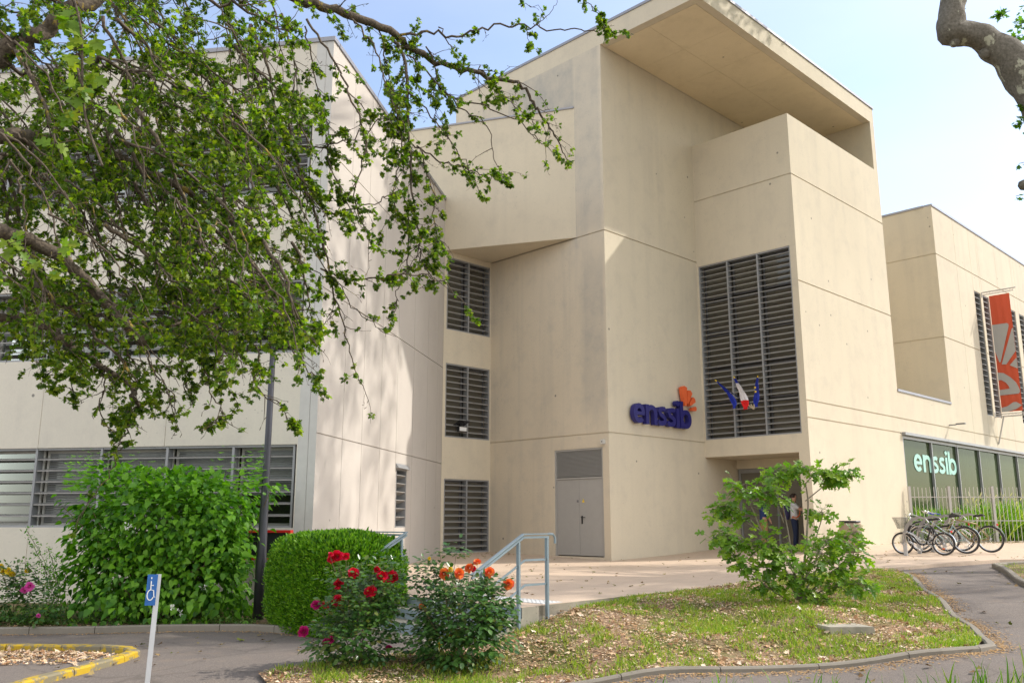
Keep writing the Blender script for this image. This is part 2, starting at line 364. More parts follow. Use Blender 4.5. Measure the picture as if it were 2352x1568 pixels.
M['litter'] = leafm('dry_leaf_litter', [(.28, .14, .07), (.50, .30, .16), (.66, .45, .28), (.80, .62, .44), (.40, .28, .10), (.88, .74, .60)], .1, .8, (1, 1, 1), .1)
M['sand'] = leafm('blossom_debris', [(.42, .25, .10), (.58, .38, .18)], .1, .9, (1, 1, 1), .1)
M['red_petal'] = leafm('red_petals', [(.55, .005, .015), (.65, .01, .03), (.55, .01, .08)], .3, .5, (1.2, 1, 1))
M['magenta_petal'] = leafm('magenta_petals', [(.45, .01, .12), (.55, .02, .2)], .3, .5, (1.2, 1, 1))
M['orange_petal'] = leafm('orange_petals', [(.80, .10, .05), (.88, .22, .04), (.88, .42, .05), (.8, .08, .10)], .3, .5, (1.1, 1, 1))
M['yellow_petal'] = leafm('yellow_petals', [(.8, .6, .02), (.85, .7, .05)], .3, .5, (1.1, 1, 1))
M['pink_petal'] = leafm('pink_petals', [(.7, .08, .38), (.75, .15, .5)], .3, .5, (1.1, 1, 1))
M['white_petal'] = leafm('white_petals', [(.7, .7, .6), (.8, .8, .75)], .3, .5, (1, 1, 1))
# ------------------------------------------------------------------ camera, sun, sky
cam = bpy.data.cameras.new('camera'); co = bpy.data.objects.new('camera', cam); COL.objects.link(co)
co.location = (0, 0, EYE); co.rotation_euler = (math.pi/2+PIT, 0, 0)
cam.sensor_width = 36; cam.sensor_fit = 'HORIZONTAL'; cam.lens = 36*F/2352; cam.clip_start = .05; cam.clip_end = 3000; S.camera = co
SUN = Vector((1.806, .374, 1.67)).normalized()
sl = bpy.data.lights.new('sun', 'SUN'); sl.energy = 2.1; sl.angle = R(.8); sl.color = (1, .945, .87)
so = bpy.data.objects.new('sun', sl); COL.objects.link(so); so.rotation_euler = SUN.to_track_quat('Z', 'Y').to_euler(); so.location = (20, 0, 40)
W = bpy.data.worlds.new('World'); S.world = W; W.use_nodes = True; nt = W.node_tree; nt.nodes.clear()
sk = nt.nodes.new('ShaderNodeTexSky'); sk.sky_type = 'NISHITA'; sk.sun_disc = False
sk.sun_elevation = math.asin(SUN.z); sk.sun_rotation = math.atan2(SUN.x, SUN.y); sk.air_density = .9; sk.dust_density = 1.6; sk.ozone_density = 1.3; sk.altitude = 100
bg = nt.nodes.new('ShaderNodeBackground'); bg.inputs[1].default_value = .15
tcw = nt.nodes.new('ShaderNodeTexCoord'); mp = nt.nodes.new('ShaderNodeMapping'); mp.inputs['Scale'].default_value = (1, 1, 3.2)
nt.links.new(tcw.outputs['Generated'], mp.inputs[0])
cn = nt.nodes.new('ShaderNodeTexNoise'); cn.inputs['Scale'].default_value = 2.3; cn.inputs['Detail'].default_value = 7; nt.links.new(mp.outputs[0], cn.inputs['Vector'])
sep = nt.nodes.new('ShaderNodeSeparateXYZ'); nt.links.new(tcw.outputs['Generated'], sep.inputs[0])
mr = nd(nt, 'ShaderNodeMapRange', {'Value': sep.outputs[1], 'From Min': .15, 'From Max': -.5, 'To Min': .15, 'To Max': 1.1})     # brighter unseen cloud added behind the viewer to lift the shaded walls
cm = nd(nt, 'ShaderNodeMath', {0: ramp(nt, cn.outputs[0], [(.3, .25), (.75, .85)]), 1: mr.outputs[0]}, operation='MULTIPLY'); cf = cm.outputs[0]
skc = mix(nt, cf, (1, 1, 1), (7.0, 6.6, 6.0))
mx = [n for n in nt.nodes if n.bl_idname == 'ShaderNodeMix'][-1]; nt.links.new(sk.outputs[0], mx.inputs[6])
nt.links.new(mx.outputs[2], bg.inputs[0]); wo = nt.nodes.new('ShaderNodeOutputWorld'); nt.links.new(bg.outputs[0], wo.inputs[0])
S.view_settings.view_transform = 'Standard'; S.view_settings.look = 'None'; S.view_settings.exposure = 1.04; S.view_settings.gamma = 1
S.render.engine = 'CYCLES'; S.cycles.max_bounces = 6; S.cycles.transparent_max_bounces = 8; S.cycles.use_denoising = True
# ------------------------------------------------------------------ ground heights
def sst(a, b, x):
    t = min(1, max(0, (x-a)/(b-a))); return t*t*(3-2*t)
def tz(x, y): return .035*max(0, y-25)+.2*sst(3.5, 12, x)*sst(14, 20, y)
CTRL = [(-.08, 10.3, -.65), (3, 10.9, -.53), (6.2, 12.1, -.40), (6.6, 13.4, -.32), (7.5, 15.8, -.12), (8.6, 19.0, .06), (9, 20.3, .08), (.15, 12.6, -.36), (.6, 12.9, -.17), (1.2, 13.6, -.10), (2.2, 14.7, -.06),
        (3.5, 16.2, -.03), (4.7, 17.2, .0), (6.5, 18.9, .05), (-.5, 11.8, -.48), (-1.6, 12.6, -.52), (-1.7, 13.8, -.5), (-3, 14.3, -.6), (-8, 14, -.65), (-8, 8, -.65), (-3, 8, -.65), (3, 8, -.62), (8, 9, -.5), (11, 14, -.2), (9.7, 17, -.03), (11, 21, .1), (13, 22, .12),
        (-4, 17, -.65), (-12, 17, -.65), (-12, 25, -.65), (0, 3, -.65), (10, 2, -.55), (-10, 2, -.65), (25, 22, .1), (4.3, 13.8, -.12), (2.5, 12.5, -.33)]
def h(x, y):
    n = d = 0.0
    for a, b, z in CTRL:
        w = 1/((x-a)**2+(y-b)**2+.5)**2.2; n += w*z; d += w
    z = n/d
    return min(z, tz(x, y)-.012) if y > 10 else z
_CT = np.array(CTRL)
def h_np(X, Y):
    w = 1/((X[:, None]-_CT[None, :, 0])**2+(Y[:, None]-_CT[None, :, 1])**2+.5)**2.2
    z = (w*_CT[None, :, 2]).sum(1)/w.sum(1)
    ss = lambda a, b, x: (lambda t: t*t*(3-2*t))(np.clip((x-a)/(b-a), 0, 1))
    t = .035*np.maximum(0, Y-25)+.2*ss(3.5, 12, X)*ss(14, 20, Y)
    return np.where(Y > 10, np.minimum(z, t-.012), z)
def inpoly(p, poly):
    c = False; n = len(poly); j = n-1
    for i in range(n):
        if (poly[i][1] > p[1]) != (poly[j][1] > p[1]) and p[0] < (poly[j][0]-poly[i][0])*(p[1]-poly[i][1])/(poly[j][1]-poly[i][1])+poly[i][0]: c = not c
        j = i
    return c
def sheet(name, poly, hf, step, mat, dz=0.0, skirt=0.0):
    poly2 = []
    for i, p in enumerate(poly):
        q = poly[(i+1) % len(poly)]; k = max(1, int(math.hypot(q[0]-p[0], q[1]-p[1])/(step*1.5)))
        poly2 += [(p[0]+(q[0]-p[0])*t/k, p[1]+(q[1]-p[1])*t/k) for t in range(k)]
    xs = [p[0] for p in poly]; ys = [p[1] for p in poly]; pts = [Vector(p) for p in poly2]; nb = len(pts)
    y = min(ys)
    while y < max(ys):
        x = min(xs)
        while x < max(xs):
            q = (x+random.uniform(-.2, .2)*step, y+random.uniform(-.2, .2)*step)
            if inpoly(q, poly): pts.append(Vector(q))
            x += step
        y += step
    v, e, f, *_ = delaunay_2d_cdt(pts, [], [list(range(nb))], 1, 1e-5)
    mb = MB(); mb.add([(p.x, p.y, hf(p.x, p.y)+dz) for p in v], [tuple(t) for t in f])
    if skirt:
        for i in range(nb):
            a, b = poly2[i], poly2[(i+1) % nb]; za, zb = hf(*a)+dz, hf(*b)+dz
            mb.quad((a[0], a[1], za-skirt), (b[0], b[1], zb-skirt), (b[0], b[1], zb), (a[0], a[1], za))
    o = mb.build(name, mat, smooth=False); return o
# asphalt ground as one sheet reaching the horizon
xs = [-900, -200, -60, -30]+[i*.5 for i in range(-40, 61)]+[40, 80, 250, 900]; ys = [-900, -200, -40, -10]+[i*.5 for i in range(0, 81)]+[50, 80, 250, 1500]
mb = MB(); V = [(x, y, h(x, y) if (-31 < x < 41 and -11 < y < 45) else -.6) for y in ys for x in xs]; nx = len(xs)
mb.add(V, [(j*nx+i, j*nx+i+1, (j+1)*nx+i+1, (j+1)*nx+i) for j in range(len(ys)-1) for i in range(nx-1)])
tag(mb.build('ground', M['asphalt'], smooth=True), kind='structure')
Q = Vector((.14, 12.69, 0)); LQ = Q+E2*2.63
TER = [(Q.x, Q.y), (1.85, 14.58), (3.2, 16.0), (4.65, 17.4), (6.6, 19.2), (7.95, 20.35), (9.0, 20.6), (12.5, 23.0), (22, 26.0), (30, 32), (30, 46), (-3.5, 46), (-3.5, 18), (-3.6, 16.48), (LQ.x, LQ.y)]
tag(sheet('terrace', TER, tz, .8, M['terrace'], 0, .15), kind='structure')
mb = MB()   # exposed concrete edge of the terrace
edge = [(-3.9, 16.79), (LQ.x, LQ.y), None, (Q.x, Q.y), (1.85, 14.58), (3.2, 16.0), (4.65, 17.4), (6.6, 19.2), (7.95, 20.35)]
for a, b in zip(edge, edge[1:]):
    if a is None or b is None: continue
    za, zb = tz(*a)-.004, tz(*b)-.004
    mb.quad((a[0], a[1], -1), (b[0], b[1], -1), (b[0], b[1], zb), (a[0], a[1], za))
tag(mb.build('terrace_edge', M['stain_conc']), kind='structure')
# stairs: three treads going down along -E1, width along E2
mb = MB()
for i in range(3):
    p = Q-E1*(.30*(i+1)); zt = -.155*(i+1)
    mb.box(Vector((p.x, p.y, -1)), E1*.297 if i else E1*.30, E2*2.63, UP*(zt+1), 0)
mb.box(Vector((Q.x, Q.y, -1))+E1*.0, E1*.34, E2*2.63, UP*(1-.003), 0)
tag(mb.build('steps', [M['stain_conc'], M['step_paint']]), kind='structure')
mb = MB()
for i in range(3):
    p = Q-E1*(.30*i+.004); z0 = -.155*(i+1)
    mb.box(Vector((p.x, p.y, z0+.004))+E2*.0+E2*.01, E1*.003, E2*2.6, UP*.147, 0)
tag(mb.build('step_risers', M['step_paint']), kind='structure')
mb = MB(); b0 = Q+E1*.55+E2*.12; 
mb.box(Vector((b0.x, b0.y, .002)), E1*.42, E2*2.4, UP*.006)
for i in range(27):
    for j in range(5): mb.cbox(Vector((b0.x, b0.y, .010))+E1*(.045+.083*j)+E2*(.06+.088*i), .045, .035, .006, E1, E2)
tag(mb.build('tactile_strip', M['tactile']), kind='structure')
# lawn wedge
LAWN = [(-2.9, 10.5), (-2.2, 11.1), (-1.5, 11.55), (-.6, 11.85), (.0, 12.45), (Q.x+.02, Q.y-.02), (1.87, 14.55), (3.22, 15.97), (4.67, 17.37), (6.62, 19.17), (7.95, 20.3), (8.5, 19.7), (7.75, 17.3), (7.1, 15.1), (6.5, 12.95), (6.2, 12.05), (5.85, 11.5), (5.2, 11.17), (4.32, 10.98), (2.15, 10.57), (.75, 10.25), (-.08, 10.0), (-1.5, 9.8), (-2.6, 9.9)]
tag(sheet('lawn', LAWN, h, .35, M['soil'], .035), kind='structure')
def kerb(name, pts, w, up, mat, seg=1.0, z0=None, low=.3):
    mb = MB(); P = [Vector((p[0], p[1], 0)) for p in pts]; acc = []
    for a, b in zip(P, P[1:]):
        k = max(1, round((b-a).length/.25)); acc += [a+(b-a)*t/k for t in range(k)]
    acc.append(P[-1]); d = 0; m = len(acc)
    N = []
    for i in range(m):
        t = (acc[min(i+1, m-1)]-acc[max(i-1, 0)]).normalized(); N.append(Vector((-t.y, t.x, 0)))
    for i in range(m-1):
        d += (acc[i+1]-acc[i]).length; g = .012 if d > seg else 0
        if g: d = 0
        a, b = acc[i], acc[i+1]; t = (b-a).normalized(); b = b-t*g
        za = (h(a.x, a.y) if z0 is None else z0)+up; zb = (h(b.x, b.y) if z0 is None else z0)+up
        c = .02
        L = [(a-N[i]*w/2, za-c), (a-N[i]*(w/2-c), za), (a+N[i]*(w/2-c), za), (a+N[i]*w/2, za-c)]
        L2 = [(b-N[i+1]*w/2, zb-c), (b-N[i+1]*(w/2-c), zb), (b+N[i+1]*(w/2-c), zb), (b+N[i+1]*w/2, zb-c)]
        f = lambda q, z: (q.x, q.y, z)
        A_ = [f(q, z) for q, z in L]; B_ = [f(q, z) for q, z in L2]
        lo = [(q[0], q[1], q[2]-low) for q in (A_[0], A_[3], B_[0], B_[3])]
        mb.add(A_+B_+lo, ((0, 1, 5, 4), (1, 2, 6, 5), (2, 3, 7, 6), (8, 0, 4, 10), (3, 9, 11, 7), (8, 9, 3, 2, 1, 0), (10, 4, 5, 6, 7, 11)))
    return tag(mb.build(name, mat), kind='structure')
kerb('lawn_kerb', [(-.9, 9.86), (-.08, 9.98), (.75, 10.22), (2.15, 10.55), (4.32, 10.95), (5.2, 11.13), (5.76, 11.34), (6.07, 11.58), (6.22, 11.92), (6.52, 12.85), (7.1, 14.95), (7.75, 17.1), (8.5, 19.7)], .11, .06, M['kerb'])
RL = [(11.3, 21.05), (10.6, 19.4), (9.75, 17.1), (9.1, 15), (12, 14), (24, 20), (22, 24), (13.5, 22.4)]
tag(sheet('side_lawn', RL, h, .4, M['soil'], .04), kind='structure')
kerb('side_lawn_kerb', [(13.5, 22.2), (11.8, 21.5), (11.35, 21.1), (11.2, 20.7), (10.6, 19.2), (9.7, 17.0), (9.0, 15)], .14, .1, M['kerb'])
BED = [(-16, 15.15), (-8.5, 15.12), (-6.4, 15.27), (-4.2, 15.1), (-2.9, 14.45), (-2.35, 14.0), (LQ.x-.05, LQ.y-.1), (-3.55, 16.4), (-3.6, 18.1), (-16, 20.3)]
tag(sheet('planting_bed', BED, lambda x, y: -.64+.05*sst(15, 16, y), .4, M['soil'], .07), kind='structure')
kerb('bed_kerb', [(-18, 15.1), (-8.5, 15.07), (-6.4, 15.22), (-4.3, 15.07), (-2.9, 14.4), (-2.3, 13.9), (-1.95, 13.75)], .13, .11, M['kerb'])
kerb('yellow_parking_kerb', [(-14, 13.0), (-9, 13.1), (-7.05, 13.27), (-6.19, 13.06), (-5.67, 12.76), (-5.2, 12.38), (-4.95, 11.99), (-4.93, 11.49), (-5.05, 10.88), (-5.3, 10.2), (-5.6, 9)], .15, .085, M['yellow_kerb'], .7)
VERGE = [(-1.0, 3.8), (-1.0, 7.3), (2.0, 8.4), (4.5, 9.0), (9, 9.4), (14, 9.5), (14, 3.8)]
tag(sheet('grass_verge', VERGE, h, .5, M['soil'], .05), kind='structure')
# ------------------------------------------------------------------ walls
def wall(mb, p0, d, n, u0, u1, z0, z1, holes=(), hg=(), vg=(), reveal=.32, gw=.04, gd=.03, mi=0, top=None, vseg=None):
    us = {u0, u1}; zs = {z0, z1}
    for a, b, c, e in holes: us |= {max(u0, a), min(u1, b)}; zs |= {max(z0, c), min(z1, e)}
    for g in hg:
        if z0 < g-gw and g+gw < z1: zs |= {g-gw/2, g+gw/2}
    for g in vg: us |= {g-.008, g+.008}
    us = sorted(us); zs = sorted(zs); nu, nz = len(us)-1, len(zs)-1
    def st(i, j):
        u, z = (us[i]+us[i+1])/2, (zs[j]+zs[j+1])/2
        for a, b, c, e in holes:
            if a < u < b and c < z < e: return reveal, False
        for g in hg:
            if abs(z-g) < gw/2: return gd, True
        for g in vg:
            if abs(u-g) < .008: return .012, True
        return 0.0, True
    P = lambda u, z, k: (p0.x+d.x*u-n.x*k, p0.y+d.y*u-n.y*k, z)
    ST = [[st(i, j) for j in range(nz)] for i in range(nu)]
    for i in range(nu):
        for j in range(nz):
            k, s = ST[i][j]
            if s: mb.quad(P(us[i], zs[j], k), P(us[i+1], zs[j], k), P(us[i+1], zs[j+1], k), P(us[i], zs[j+1], k), mi)
            if i+1 < nu and ST[i+1][j][0] != k:
                k2 = ST[i+1][j][0]; mb.quad(P(us[i+1], zs[j], k), P(us[i+1], zs[j], k2), P(us[i+1], zs[j+1], k2), P(us[i+1], zs[j+1], k), mi)
            if j+1 < nz and ST[i][j+1][0] != k:
                k2 = ST[i][j+1][0]; mb.quad(P(us[i], zs[j+1], k), P(us[i+1], zs[j+1], k), P(us[i+1], zs[j+1], k2), P(us[i], zs[j+1], k2), mi)
def louvre_window(parent, p0, d, n, u0, u1, z0, z1, bays, ns, name='louvred_window', sd=.17, tilt=.09, panes=1, shutters=(), smat='slat', inset=.02, lower=(), fw=.045, paneback=.30, label=None, glass='glass'):
    """frame mesh; slats, panes, inner frames and shutters hang below it. origin at p0"""
    P = lambda u, z, k: Vector((p0.x+d.x*u-n.x*k, p0.y+d.y*u-n.y*k, z))
    mb = MB(); dd = .05
    def vbar(u, w, k0, k1, za=z0, zb=z1): mb.box(P(u-w/2, za, k1), d*w, n*(k1-k0), UP*(zb-za))
    def hbar(z, w, k0, k1, ua=u0, ub=u1): mb.box(P(ua, z-w/2, k1), d*(ub-ua), n*(k1-k0), UP*w)
    vbar(u0+fw/2, fw, inset, inset+.22); vbar(u1-fw/2, fw, inset, inset+.22)
    hbar(z0+fw/2, fw, inset+.002, inset+.2); hbar(z1-fw/2, fw, inset+.002, inset+.2)
    bu = [u0+(u1-u0)*i/bays for i in range(bays+1)] if isinstance(bays, int) else list(bays)
    for u in bu[1:-1]: vbar(u, .055, inset-.006, inset+.19)
    fr = mb.build(name, M['alu'], parent)
    if label: fr['label'] = label
    mb = MB()
    for i in range(1, ns+1):
        z = z0+(z1-z0)*i/(ns+1) if ns > 1 else (z0+z1)/2
        for a, b in zip(bu, bu[1:]):
            a2, b2 = a+.03, b-.03; th = .022
            A_ = [P(a2, z-tilt/2, inset+.012), P(a2, z+tilt/2, inset+sd), P(a2, z+tilt/2+th, inset+sd), P(a2, z-tilt/2+th, inset+.012)]
            B_ = [q+d*(b2-a2) for q in A_]
            mb.add(A_+B_, ((0, 1, 2, 3), (7, 6, 5, 4), (0, 4, 5, 1), (1, 5, 6, 2), (2, 6, 7, 3), (3, 7, 4, 0)))
    mb.build('louvre_slats', M[smat], fr)
    mb = MB(); mp_ = MB(); ms = []
    kb = paneback
    for bi, (a, b) in enumerate(zip(bu, bu[1:])):
        for pz in range(panes):
            za = z0+(z1-z0)*pz/panes+.03; zb = z0+(z1-z0)*(pz+1)/panes-.03; w = .06
            for (ua, ub, zc, ze) in ((a+.03, a+.03+w, za, zb), (b-.03-w, b-.03, za, zb), (a+.03+w, b-.03-w, za, za+w), (a+.03+w, b-.03-w, zb-w, zb)):
                mb.box(P(ua, zc, kb+.03), d*(ub-ua), n*.05, UP*(ze-zc))
            q = [P(a+.03+w, za+w, kb), P(b-.03-w, za+w, kb), P(b-.03-w, zb-w, kb), P(a+.03+w, zb-w, kb)]
            if bi in shutters:
                ms.append(MB()); zz = zb-w; zb0 = za+w if bi not in lower else za+w+(zb-za)*.35; 
                while zz > zb0:
                    ms[-1].box(P(a+.03+w, zz-.045, kb-.0), d*(b-a-.06-2*w), n*.012, UP*.04); zz -= .05
            mp_.quad(*q)
    for m_ in ms: m_.build('roller_shutter', M['shutter'], fr)
    mb.build('sash', M['alu_dark'] if not shutters else M['white_frame'], fr)
    if mp_.f: mp_.build('pane', M[glass], fr)
    return fr
nS = -E2; nS = Vector((E1.y, -E1.x, 0))      # outward normal of walls running along E1 (faces camera, right)
nE = -E1                                      # outward normal of walls running along E2 (faces camera, left)
nWF = Vector((-WD.x, -WD.y, 0)); nWS = Vector((WD.y, -WD.x, 0))
ZR, ZS, ZP, ZF = 17.1, 16.47, 14.48, 14.5     # roof, soffit, parapet, far block
FLOOR = -.9
T = empty('library_building', (PA.x, PA.y, 0), 'tall cream concrete building with a deep overhanging flat roof above the entrance', 'building')
def wbuild(name, mat='concrete', label=None, parent=T, **k):
    pass
# tower side wall (holds the grey double door)
mb = MB(); DW = (.24, 2.28, -.05, 3.36)
DW0 = .10+.0
wall(mb, PA, E2, nE, 0, 7.2, FLOOR, ZS, holes=[(.25, 2.22, .12, 3.34)], hg=[3.76, 10.1], reveal=.12)
mb.build('side_wall', M['weathered'], T)
# sign wall, runs the whole depth under the roof
mb = MB(); wall(mb, PA, E1, nS, 0, 12.3, FLOOR, ZS, hg=[3.76, 10.1])
mb.build('sign_wall', M['concrete'], T)
# entrance block: window wall from B to C
LB = (PB-PC).dot(E2); RS = 7.15
mb = MB(); wall(mb, PC, E2, nE, 0, LB, FLOOR, ZP, holes=[(.22, LB-.06, 3.84, 9.93), (.36, LB+1, -1, 3.26)], hg=[12.35], reveal=.4)
wall(mb, PC+E1*.36+nE*.36, E2, nE, .36, LB, 0, .0001) if False else None
mb.build('entrance_wall', M['concrete'], T)
# facade along the street side
mb = MB(); GT = 4.25
wall(mb, PC, E1, nS, 0, RS, FLOOR, ZP, hg=[12.35, 8.72, 4.86, 4.32])
wall(mb, PC, E1, nS, RS, 12.57, FLOOR, 5.86, holes=[(7.25, 12.7, .15, GT)], hg=[4.86, 4.32] if False else [4.86], reveal=.1)
strips = [(17.0, 17.85), (18.15, 19.0), (22.15, 23.0), (23.6, 24.45), (27.7, 28.5), (29.1, 29.9)]
vg = [15.0, 16.95, 17.9, 18.1, 20.6, 23.05, 23.55, 26.2, 29.0]
wall(mb, PC, E1, nS, 12.57, 36, FLOOR, ZF, holes=[(12.5, 37, .15, GT)]+[(a, b, 5.8, 11.55) for a, b in strips], hg=[12.35, 8.72, 4.86], vg=vg, reveal=.3)
mb.build('street_facade', M['concrete'], T)
# parapets, terrace void, pier, roof
mb = MB()
Pc = lambda s, t, z: PC+E1*s+E2*t+UP*z
mb.box(Pc(0, .3, ZP-1.4), E1*RS, E2*.002, UP*1.4); 
mb.quad(Pc(0, 0, ZP), Pc(RS, 0, ZP), Pc(RS, .3, ZP), Pc(0, .3, ZP)); mb.quad(Pc(0, .3, ZP), Pc(.3, .3, ZP), Pc(.3, LB, ZP), Pc(0, LB, ZP))
mb.quad(Pc(.3, .3, ZP-1.4), Pc(.3, .3, ZP), Pc(.3, LB, ZP), Pc(.3, LB, ZP-1.4))
mb.quad(Pc(.3, .3, ZP-1.3), Pc(6.8, .3, ZP-1.3), Pc(6.8, LB, ZP-1.3), Pc(.3, LB, ZP-1.3))
mb.build('parapet', M['concrete'], T)
mb = MB()     # pier closing the void, its outer side and inner side
wall(mb, PC, E1, nS, 6.8, RS, ZP, ZS)
wall(mb, PC+E1*6.8, E2, nE, 0, LB, ZP-1.3, ZS)
wall(mb, PC+E1*RS, E2, E1, 0, LB+8, 5.8, ZS)
mb.build('end_pier', M['concrete'], T)
Kc = PA+E2*(-(PA-PC).dot(E2)*-1) if False else PA-E2*((PA-PC).dot(E2))
FAR = PC+E1*RS; BK = FAR+E2*(LB+8); BL = PA+E2*7.2
mb = MB(); mb.prism([(Kc.x, Kc.y), (FAR.x, FAR.y), (BK.x, BK.y), ((BL+E1*12).x, (BL+E1*12).y), (BL.x, BL.y)], ZS, ZR)
RF = mb.build('roof_slab', [M['concrete']], T)
mb = MB()     # soffit lining with board joints
sof = [(Kc+E1*.28+E2*.28), (FAR-E1*.36+E2*.28), (FAR-E1*.36+E2*(LB-.02)), (PA+E1*.02-E2*.02+E2*0), ]
mb2 = MB()
Ls = (FAR-Kc).dot(E1)
for i in range(6):
    for j in range(2):
        a = .28+(Ls-.64)*i/6; b = .28+(Ls-.64)*(i+1)/6; c = .26+(LB-.3)*j/2; e = .26+(LB-.3)*(j+1)/2
        mb.box(Kc+E1*(a+.004)+E2*(c+.004)+UP*(ZS-.012), E1*(b-a-.008), E2*(e-c-.008), UP*.01)
mb.build('soffit', M['soffit'], T)
mb = MB()
def cop(mb, a, b, n, w=.35, z=0, hh=.09): a = Vector((a.x, a.y, z)); b = Vector((b.x, b.y, z)); mb.box(a+n*.035, b-a, -n*w, UP*hh)
for a in ((Kc-E1*.035, FAR+E1*.03, nS, .35, ZR+.002), (Kc+E2*.32, BL, nE, .35, ZR+.002), (PC+E1*12.57, PC+E1*36, nS, .35, ZF+.002), (PC+E1*12.57+E2*.33, PC+E1*12.57+E2*10, nE, .35, ZF+.002), (PC+E1*(RS+.01), PC+E1*12.56, nS, .4, 5.862)):
    mb = MB(); cop(mb, *a); mb.build('coping', M['coping'], T)
mb = MB()     # far block: end wall, roof, back, notch floor
wall(mb, PC+E1*12.57, E2, nE, 0, 12, 5.8, ZF, hg=[12.35, 8.72])
mb.quad(Pc(RS, 0, 5.86), Pc(12.57, 0, 5.86), Pc(12.57, 12, 5.86), Pc(RS, 12, 5.86))
mb.quad(Pc(12.57, 0, ZF), Pc(36, 0, ZF), Pc(36, 12, ZF), Pc(12.57, 12, ZF))
mb.quad(Pc(36, 0, FLOOR), Pc(36, 12, FLOOR), Pc(36, 12, ZF), Pc(36, 0, ZF)); mb.quad(Pc(RS, 12, FLOOR), Pc(36, 12, FLOOR), Pc(36, 12, ZF), Pc(RS, 12, ZF))
mb.build('far_block_walls', M['concrete'], T)
# glazed ground floor of the far block
gp = PC-nS*.1
mb = MB(); mull = [7.25, 10.04, 12.82, 15.43, 17.99, 20.62, 23.3, 25.9, 28.5, 31.1, 33.7, 36]
for u in mull: mb.box(gp+E1*(u if u == 7.25 else u-.03)+UP*.15, E1*.07, nS*.09, UP*(GT-.15))
mb.box(gp+E1*7.25+UP*(GT-.12), E1*28.7, nS*.085, UP*.12); mb.box(gp+E1*7.2+UP*(GT+.0), E1*28.8, nS*.24, UP*.10); mb.box(gp+E1*7.25+UP*.15, E1*28.7, nS*.085, UP*.1)
GW = mb.build('glazed_front', M['alu'], T)
mb = MB()
for a, b in zip(mull, mull[1:]): mb.quad(*[gp+E1*u+UP*z-nS*.01 for u, z in ((a+.04, .25), (b-.03, .25), (b-.03, GT-.12), (a+.04, GT-.12))])
mb.build('pane', M['green_glass'], GW)
mb = MB()     # the room behind it
mb.quad(Pc(7.2, .3, .05), Pc(36, .3, .05), Pc(36, 5.5, .05), Pc(7.2, 5.5, .05), 1); mb.quad(Pc(7.2, .3, 4.3), Pc(36, .3, 4.3), Pc(36, 5.5, 4.3), Pc(7.2, 5.5, 4.3))
mb.quad(Pc(7.2, 5.5, 0), Pc(36, 5.5, 0), Pc(36, 5.5, 4.3), Pc(7.2, 5.5, 4.3)); mb.quad(Pc(7.2, .3, 0), Pc(7.2, 5.5, 0), Pc(7.2, 5.5, 4.3), Pc(7.2, .3, 4.3))
for u in (9.3, 13.0, 16.7, 20.4, 24.1): mb.lathe(Pc(u, 1.1, .05), [(.17, 0), (.17, 4.2)], 16, mi=0)
mb.build('reading_room', [M['room'], M['room_floor']], T)
# vertical louvred strip windows
for a, b in strips:
    louvre_window(T, PC, E1, nS, a, b, 5.8, 11.55, 1, 21, 'strip_window', sd=.2, tilt=.03, paneback=.27, inset=.03)
# entrance window
louvre_window(T, PC, E2, nE, .22, LB-.06, 3.84, 9.93, [.22, .22+(LB-.28)*.345, .22+(LB-.28)*.675, LB-.06], 31, 'entrance_window', sd=.17, tilt=.05, panes=5, paneback=.34, inset=.02)
# recessed entrance: left wall is the sign wall going on, inner front, lintel, sliding doors
mb = MB(); ir = 1.95
mb.quad(Pc(.36, 0, FLOOR) if False else Pc(0.0, .36, 3.262), Pc(ir+.4, .36, 3.262), Pc(ir+.4, LB, 3.262), Pc(0.0, LB, 3.262))
mb.quad(Pc(.4, .36, FLOOR), Pc(ir+.3, .36, FLOOR), Pc(ir+.3, .36, 3.26), Pc(.4, .36, 3.26))
mb.box(Pc(ir, .361, 2.95), E1*.2, E2*(LB-.37), UP*.31)
mb.box(Pc(ir-.002, .9, 2.96), E1*.01, E2*.012, UP*.29)
mb.build('entrance_recess', M['concrete'], T)
mb = MB(); 
for t in (.40, 1.32, 2.28, LB-.07): mb.box(Pc(ir+.06, t-.035, .1), E1*.08, E2*.07, UP*2.85)
mb.box(Pc(ir+.05, .40, 2.80), E1*.1, E2*(LB-.5), UP*.14); mb.box(Pc(ir+.05, .40, .1), E1*.1, E2*(LB-.5), UP*.12)
SD = mb.build('sliding_door', M['alu'], T)
mb = MB(); mb.quad(*[Pc(ir+.1, t, z) for t, z in ((.42, .2), (LB-.1, .2), (LB-.1, 2.82), (.42, 2.82))]); mb.build('pane', M['glass'], SD)
mb = MB(); mb.box(Pc(ir-.07, .55, 3.05) , E1*.06, E2*.42, UP*.09); mb.build('door_sensor', M['black'], T)
mb = MB(); mb.quad(Pc(ir+2.5, 0, 0), Pc(ir+2.5, LB+1, 0), Pc(ir+2.5, LB+1, 3.3), Pc(ir+2.5, 0, 3.3)); mb.quad(Pc(ir, 0, .16), Pc(ir+2.5, 0, .16), Pc(ir+2.5, LB, .16), Pc(ir, LB, .16))
mb.quad(Pc(ir+.1, .3, 0), Pc(ir+2.5, .3, 0), Pc(ir+2.5, .3, 3.3), Pc(ir+.1, .3, 3.3)); mb.quad(Pc(ir+.1, LB+.1, 0), Pc(ir+2.5, LB+.1, 0), Pc(ir+2.5, LB+.1, 3.3), Pc(ir+.1, LB+.1, 3.3))
mb.quad(Pc(1.0, .45, 3.5), Pc(1.0, LB-.02, 3.5), Pc(1.0, LB-.02, 10), Pc(1.0, .45, 10)); mb.quad(Pc(.41, .1, 3.5), Pc(1, .1, 3.5), Pc(1, .1, 10), Pc(.41, .1, 10))
